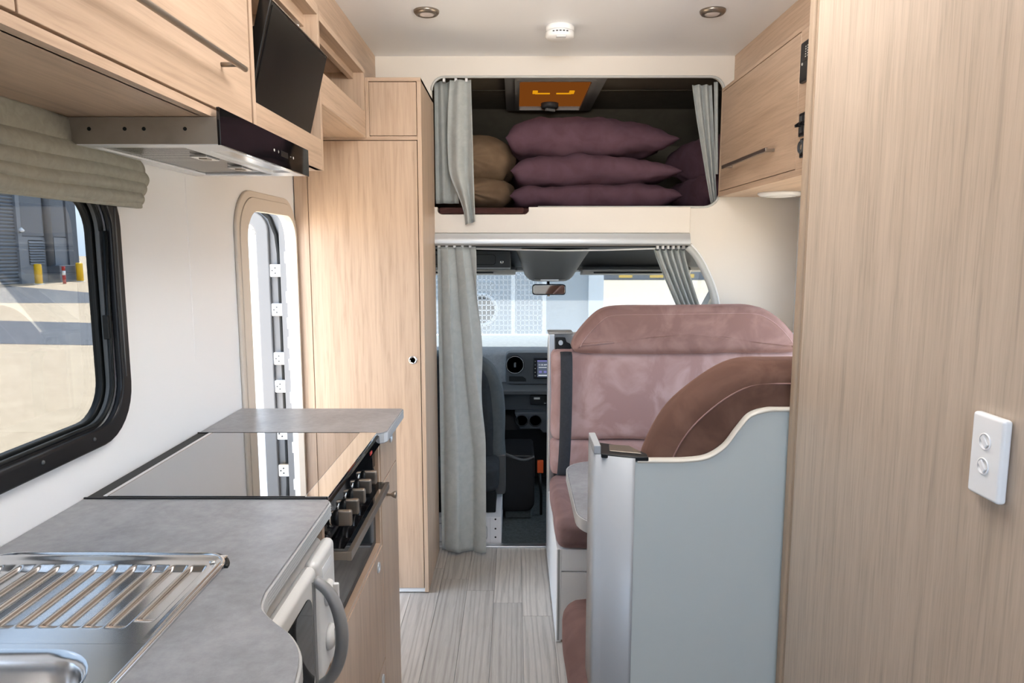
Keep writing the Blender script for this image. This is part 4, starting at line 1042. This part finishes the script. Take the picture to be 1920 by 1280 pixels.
MB().tube([(.13, 3.55, .22), (.14, 3.56, .1), (.14, 3.58, -.018)], .008, 8).build('stalk', 'rubber', bk)

# passenger seat, its back to the camera
st = thing('cab_chair', (-.32, 3.4, -.02), 'dark fabric cab seat with grey side bolster behind the long curtain', 'seat')
bo = [(.00, .33), (.26, .30), (.272, .40), (.277, .52), (.272, .62), (.255, .72), (.225, .785), (.17, .83), (.10, .86), (0, .875)]
bo = [(-p[0]*1.0, p[1]) for p in reversed(bo)][:-1]+bo if False else bo
rt = catmull(bo, 4); out = [(-.325+x, z) for x, z in rt]+[(-.325-x, z) for x, z in reversed(rt[1:-1])]
headrest('bolster', [(x, z) for x, z in out], 3.40, 3.60, 'seat_grey', st, .05, 2)
inn = [(-.325+(x+.325)*.80, .30+(z-.30)*.985) for x, z in out]
headrest('back_shell', inn, 3.375, 3.47, 'seat_black', st, .04, 3)
MB().prism(rrect(-.56, -.075, 3.18, 3.90, .06), 'z', .235, .36).build('seat_pad', 'seat_black', st, .03, 3)
MB().prism([(-.10, .36), (-.045, .36), (-.045, .165), (-.055, .155), (-.10, .155)], 'y', 3.40, 3.50).build('hinge_cover', 'mid_plastic', st, .006)
bs = MB().box(-.58, -.062, 3.165, 3.60, -.02, .128).build('base', 'metal_white', st, .004)
MB().plate(rrect(-.45, -.128, .005, .100, .03), [rrect(-.446, -.132, .009, .096, .027)], 'y', 3.1632, 3.1652).build('pressed_line', 'crease', bs)
MB().box(-.1155, -.1145, 3.1635, 3.1655, .0, .126).build('fold_line', 'crease', bs)
for z in (.03, .072, .118): MB().lathe([(.0045, 0), (.0045, -.001)], (-.09, 3.1648, z), 'y', 10).build('hole', 'rubber', bs)
MB().box(-.55, -.09, 3.22, 3.55, .128, .236).build('mechanism', 'rubber', st, .006)
MB().tube(catmull([(-.30, 3.20, .20), (-.20, 3.19, .20), (-.16, 3.19, .175), (-.145, 3.19, .132)], 4), .007, 8).build('cable', 'red', st)

oc = thing('overhead_console', (.19, 3.75, 1.2), 'grey overhead console with reading lamp above the mirror', 'console')
def f_oc(u, v):
    y = lerp(3.30, 3.86, v); w = lerp(.205, .135, v**1.2); s = 2*u-1
    x = .190+s*w; zt = lerp(1.372, 1.205, v**1.4)
    z = zt+.05*abs(s)**6*(1-.2*v)
    return (x, y, z)
MB().grid(f_oc, 24, 20).build('shell', 'mid_plastic', oc, solid=.004, fix=False)
MB().prism([(.055+.02, 1.215), (.305, 1.215), (.32, 1.27), (.06, 1.27)], 'y', 3.845, 3.90).build('rear_cap', 'grey_plastic', oc, .006)
lp = MB().prism(rrect(.105, .275, 1.205, 1.226, .008, 4), 'y', 3.835, 3.85).build('lamp_bezel', 'grey_plastic', oc, .003)
MB().prism(rrect(.14, .24, 1.2075, 1.2165, .004, 3), 'y', 3.829, 3.836).build('lamp_lens', 'white_gloss', lp, .001)
tr_ = thing('overhead_tray', (-.15, 3.6, 1.3), 'dark overhead storage tray above the left cab seat', 'tray')
MB().prism([(3.55, 1.37), (3.60, 1.285), (3.90, 1.26), (3.92, 1.33)], 'x', -.80, -.02).build('shell', 'dark_plastic', tr_, .006)
MB().plate(rrect(-.5, -.095, 1.30, 1.352, .015), [rrect(-.497, -.098, 1.303, 1.349, .013)], 'y', 3.552, 3.565).build('lid_line', 'rubber', tr_)
MB().lathe([(.0085, 0), (.0085, -.004), (.005, -.005), (.004, -.002), (0, -.002)], (-.065, 3.585, 1.314), 'y', 16).build('lock_barrel', 'aluminium', tr_)
for i, (x0, x1, lb) in enumerate(((-.52, .005, 'sun visor at the left of the windscreen top'), (.365, .95, 'sun visor at the right of the windscreen top'))):
    sv = thing('sun_visor', ((x0+x1)/2, 3.86, 1.25), lb, 'sun visor')
    MB().prism([(3.78, 1.268), (3.81, 1.245), (3.95, 1.235), (3.96, 1.246), (3.82, 1.285)], 'x', x0, x1).build('board', 'grey_plastic', sv, .008, 3)
    MB().box(x0+.06, x1-.12, 3.785, 3.80, 1.250, 1.256).build('shadow_slot', 'rubber', sv)
    MB().tube([(x0+.02 if i else x1-.02, 3.88, 1.262), (x0-.01 if i else x1+.01, 3.88, 1.268)], .008, 8).build('pivot', 'grey_plastic', sv)
mr = thing('rear_view_mirror', (.19, 3.92, 1.155), 'black rear-view mirror hanging from the windscreen', 'mirror')
MB().prism([(x, z) for x, z in rrect(.097, .284, 1.126, 1.186, .016)], 'y', 3.90, 3.925).build('housing', 'black_plastic', mr, .006, 3)
q = MB().prism(rrect(.103, .278, 1.132, 1.181, .012), 'y', 3.8965, 3.901).build('glass', 'mirror', mr, .0008)
MB().tube([(.19, 3.925, 1.165), (.19, 3.99, 1.20), (.19, 4.04, 1.25)], .008, 8).build('stem', 'black_plastic', mr)
MB().box(.182, .195, 3.905, 3.915, 1.119, 1.127).build('tab', 'oak_edge', mr)

# ================================================================== OUTSIDE
def gz(x): return -.60 if x > -1 else -.60+(-1-x)*.5/21
g = MB().add([(-60, -40, gz(-60)), (-1, -40, -.6), (40, -40, -.6), (-60, 90, gz(-60)), (-1, 90, -.6), (40, 90, -.6)], [(0, 1, 4, 3), (1, 2, 5, 4)]).build('ground', 'concrete', None)
tag(g, 'sunlit beige concrete yard outside the van', 'ground', kind='structure')
def gp(pts, m, nm, dz=.004): return MB().add([(x, y, gz(x)+dz) for x, y in pts], [tuple(range(len(pts)))]).build(nm, m, g)
gp([(-13, 13.0), (-5.5, 13.5), (-9.5, 17.0), (-15.5, 17.0)], 'yard_shading', 'shading_patch')  # dark window shading painted onto the ground as flat patches
gp([(-21.9, 20), (-13.5, 22.5), (-14.5, 26), (-21.9, 30)], 'yard_shading', 'shading_patch')
gp([(-4.9, 8.4), (-4.6, 8.4), (-4.3, 9.5), (-4.6, 9.5)], 'white_edge', 'painted_arrow', .006)
# grey industrial building across the yard
bd = thing('warehouse', (-22, 33, -.1), 'grey corrugated warehouse with roller door across the yard', 'building')
BX = -22; b0 = -.13
MB().box(BX-6, BX-.15, 14, 35.5, b0, 9).build('wall', 'clad_grey', bd)
rs = MB()
for k in range(44): rs.add([(BX-.12, 14, b0+k*.155), (BX-.03, 14, b0+k*.155+.07), (BX-.12, 14, b0+k*.155+.15), (BX-.12, 31.25, b0+k*.155), (BX-.03, 31.25, b0+k*.155+.07), (BX-.12, 31.25, b0+k*.155+.15)], [(0, 3, 4, 1), (1, 4, 5, 2)])
o = rs.build('roller_door', 'clad_grey', bd); o['kind'] = 'stuff'
MB().box(BX-.14, BX+.05, 31.25, 31.5, b0, 8).build('door_jamb', 'clad_grey', bd)
cg = MB()
for k in range(16): cg.add([(BX-.12, 31.5+k*.205, 2.05), (BX-.02, 31.6+k*.205, 2.05), (BX-.12, 31.7+k*.205, 2.05), (BX-.12, 31.5+k*.205, 8), (BX-.02, 31.6+k*.205, 8), (BX-.12, 31.7+k*.205, 8)], [(0, 3, 4, 1), (1, 4, 5, 2)])
o = cg.build('cladding', 'clad_grey', bd); o['kind'] = 'stuff'
MB().box(BX-.14, BX-.05, 31.5, 34.8, b0, 2.0).build('plinth_panel', 'clad_grey', bd, .02)
MB().box(BX-.1, BX+.05, 34.75, 35.5, b0, 8.5).build('corner_column', 'clad_dark', bd)
lv = MB().box(BX-.07, BX-.04, 32.0, 33.0, .75, 1.85).build('louvre', 'rubber', bd)
for k in range(9): MB().prism([(BX-.06, .78+k*.12), (BX+.02, .75+k*.12), (BX-.05, .86+k*.12)], 'y', 32.0, 33.0).build('slat', 'clad_grey', lv)
MB().tube([(BX+.05, 33.3, .65), (BX+.05, 33.3, 8)], .17, 12).build('downpipe', 'clad_dark', bd)
MB().box(BX-.04, BX+.55, 33.15, 34.35, b0, .68).build('service_box', 'clad_dark', bd, .02)
MB().box(BX+.0, BX+.06, 33.65, 33.72, .70, 2.0).build('conduit', 'clad_grey', bd)
yl = thing('glint_spot', (BX+.3, 31.3, 2.2), 'small pale solid by the warehouse wall, standing in for a window glint', 'lamp')  # reflection in the window pane modelled as a small pale solid
MB().tube([(BX+.05, 31.4, 2.2), (BX+.3, 31.3, 2.25), (BX+.4, 31.1, 2.25)], .05, 8).build('glint_stem', 'clad_dark', yl)
MB().lathe([(.02, .0), (.11, -.1), (.10, -.18), (0, -.2)], (BX+.4, 31.0, 2.38), 'z', 14).build('glint_body', 'white_gloss', yl)
for (y, lb, x) in ((31.4, 'yellow bollard in front of the roller door', -21.3), (34.25, 'yellow bollard beside the warehouse corner column', -21.2), (35.6, 'yellow bollard partly hidden at the window edge', -21.3)):
    bb = thing('bollard', (x, y, gz(x)), lb, 'bollard', 'yellow bollards')
    MB().lathe([(.155, 0), (.155, .86), (.13, .90), (0, .915)], (x, y, gz(x)), 'z', 18).build('post', 'yellow', bb)
    MB().lathe([(.22, 0), (.22, .02), (.16, .03)], (x, y, gz(x)), 'z', 18).build('foot', 'white_edge', bb)
bb = thing('bollard', (-20.6, 32.1, gz(-20.6)), 'slim red and white striped post before the warehouse', 'bollard')
for k, mm in enumerate(('red', 'red', 'white_edge', 'red')[0:4]):
    z0 = gz(-20.6)+.2*k
    MB().lathe([(.07, 0), (.07, .2)], (-20.6, 32.1, z0), 'z', 14).build('band', 'white_edge' if k == 2 else 'red', bb)

# ahead of the windscreen: pale wall, mesh cage with air unit, yard fence, tree line
pb = thing('pale_building', (2, 12, -.6), 'pale wall close in front of the windscreen', 'building')
MB().box(-4, 1.35, 11.0, 11.3, -.6, 4.5).build('wall', 'pale_wall', pb)
MB().box(1.15, 1.38, 10.9, 11.3, -.6, 4.5).build('corner_post', 'white_gloss', pb)
mc = thing('mesh_cage', (-.3, 9.2, -.6), 'white wire mesh cage seen through the windscreen', 'cage')
wm = MB()
for k in range(30): wm.box(-1.25+k*.055, -1.238+k*.055, 9.0, 9.008, -.6, 1.6)
for k in range(32): wm.box(-1.25, .38, 9.0, 9.01, -.5+k*.065, -.488+k*.065)
o = wm.build('wire_mesh', 'metal_white', mc); o['kind'] = 'stuff'
for x in (-1.27, -.02, .38): MB().box(x-.025, x+.025, 8.98, 9.03, -.6, 1.65).build('post', 'white_gloss', mc)
au = thing('air_unit', (-.6, 9.5, -.6), 'white air unit with round fan behind the mesh cage', 'air unit')
MB().box(-1.0, -.30, 9.4, 9.8, -.6, .98).build('case', 'pale_wall', au, .03)
MB().lathe([(.23, 0), (.23, -.03), (.19, -.03), (.18, .0), (0, .0)], (-.45, 9.4, .58), 'y', 28).build('fan', 'white_gloss', au)
hb = thing('yard_barrier', (12, 48, -.6), 'low dark blue barrier with yellow blocks at the far edge of the yard', 'barrier')
MB().box(3, 30, 48, 48.6, -.6, -.05).build('rail', 'clad_dark', hb, .03)
for k in range(7): MB().box(5+k*2.1, 5.9+k*2.1, 47.9, 48, -.45, -.2).build('yellow_block', 'yellow', hb)
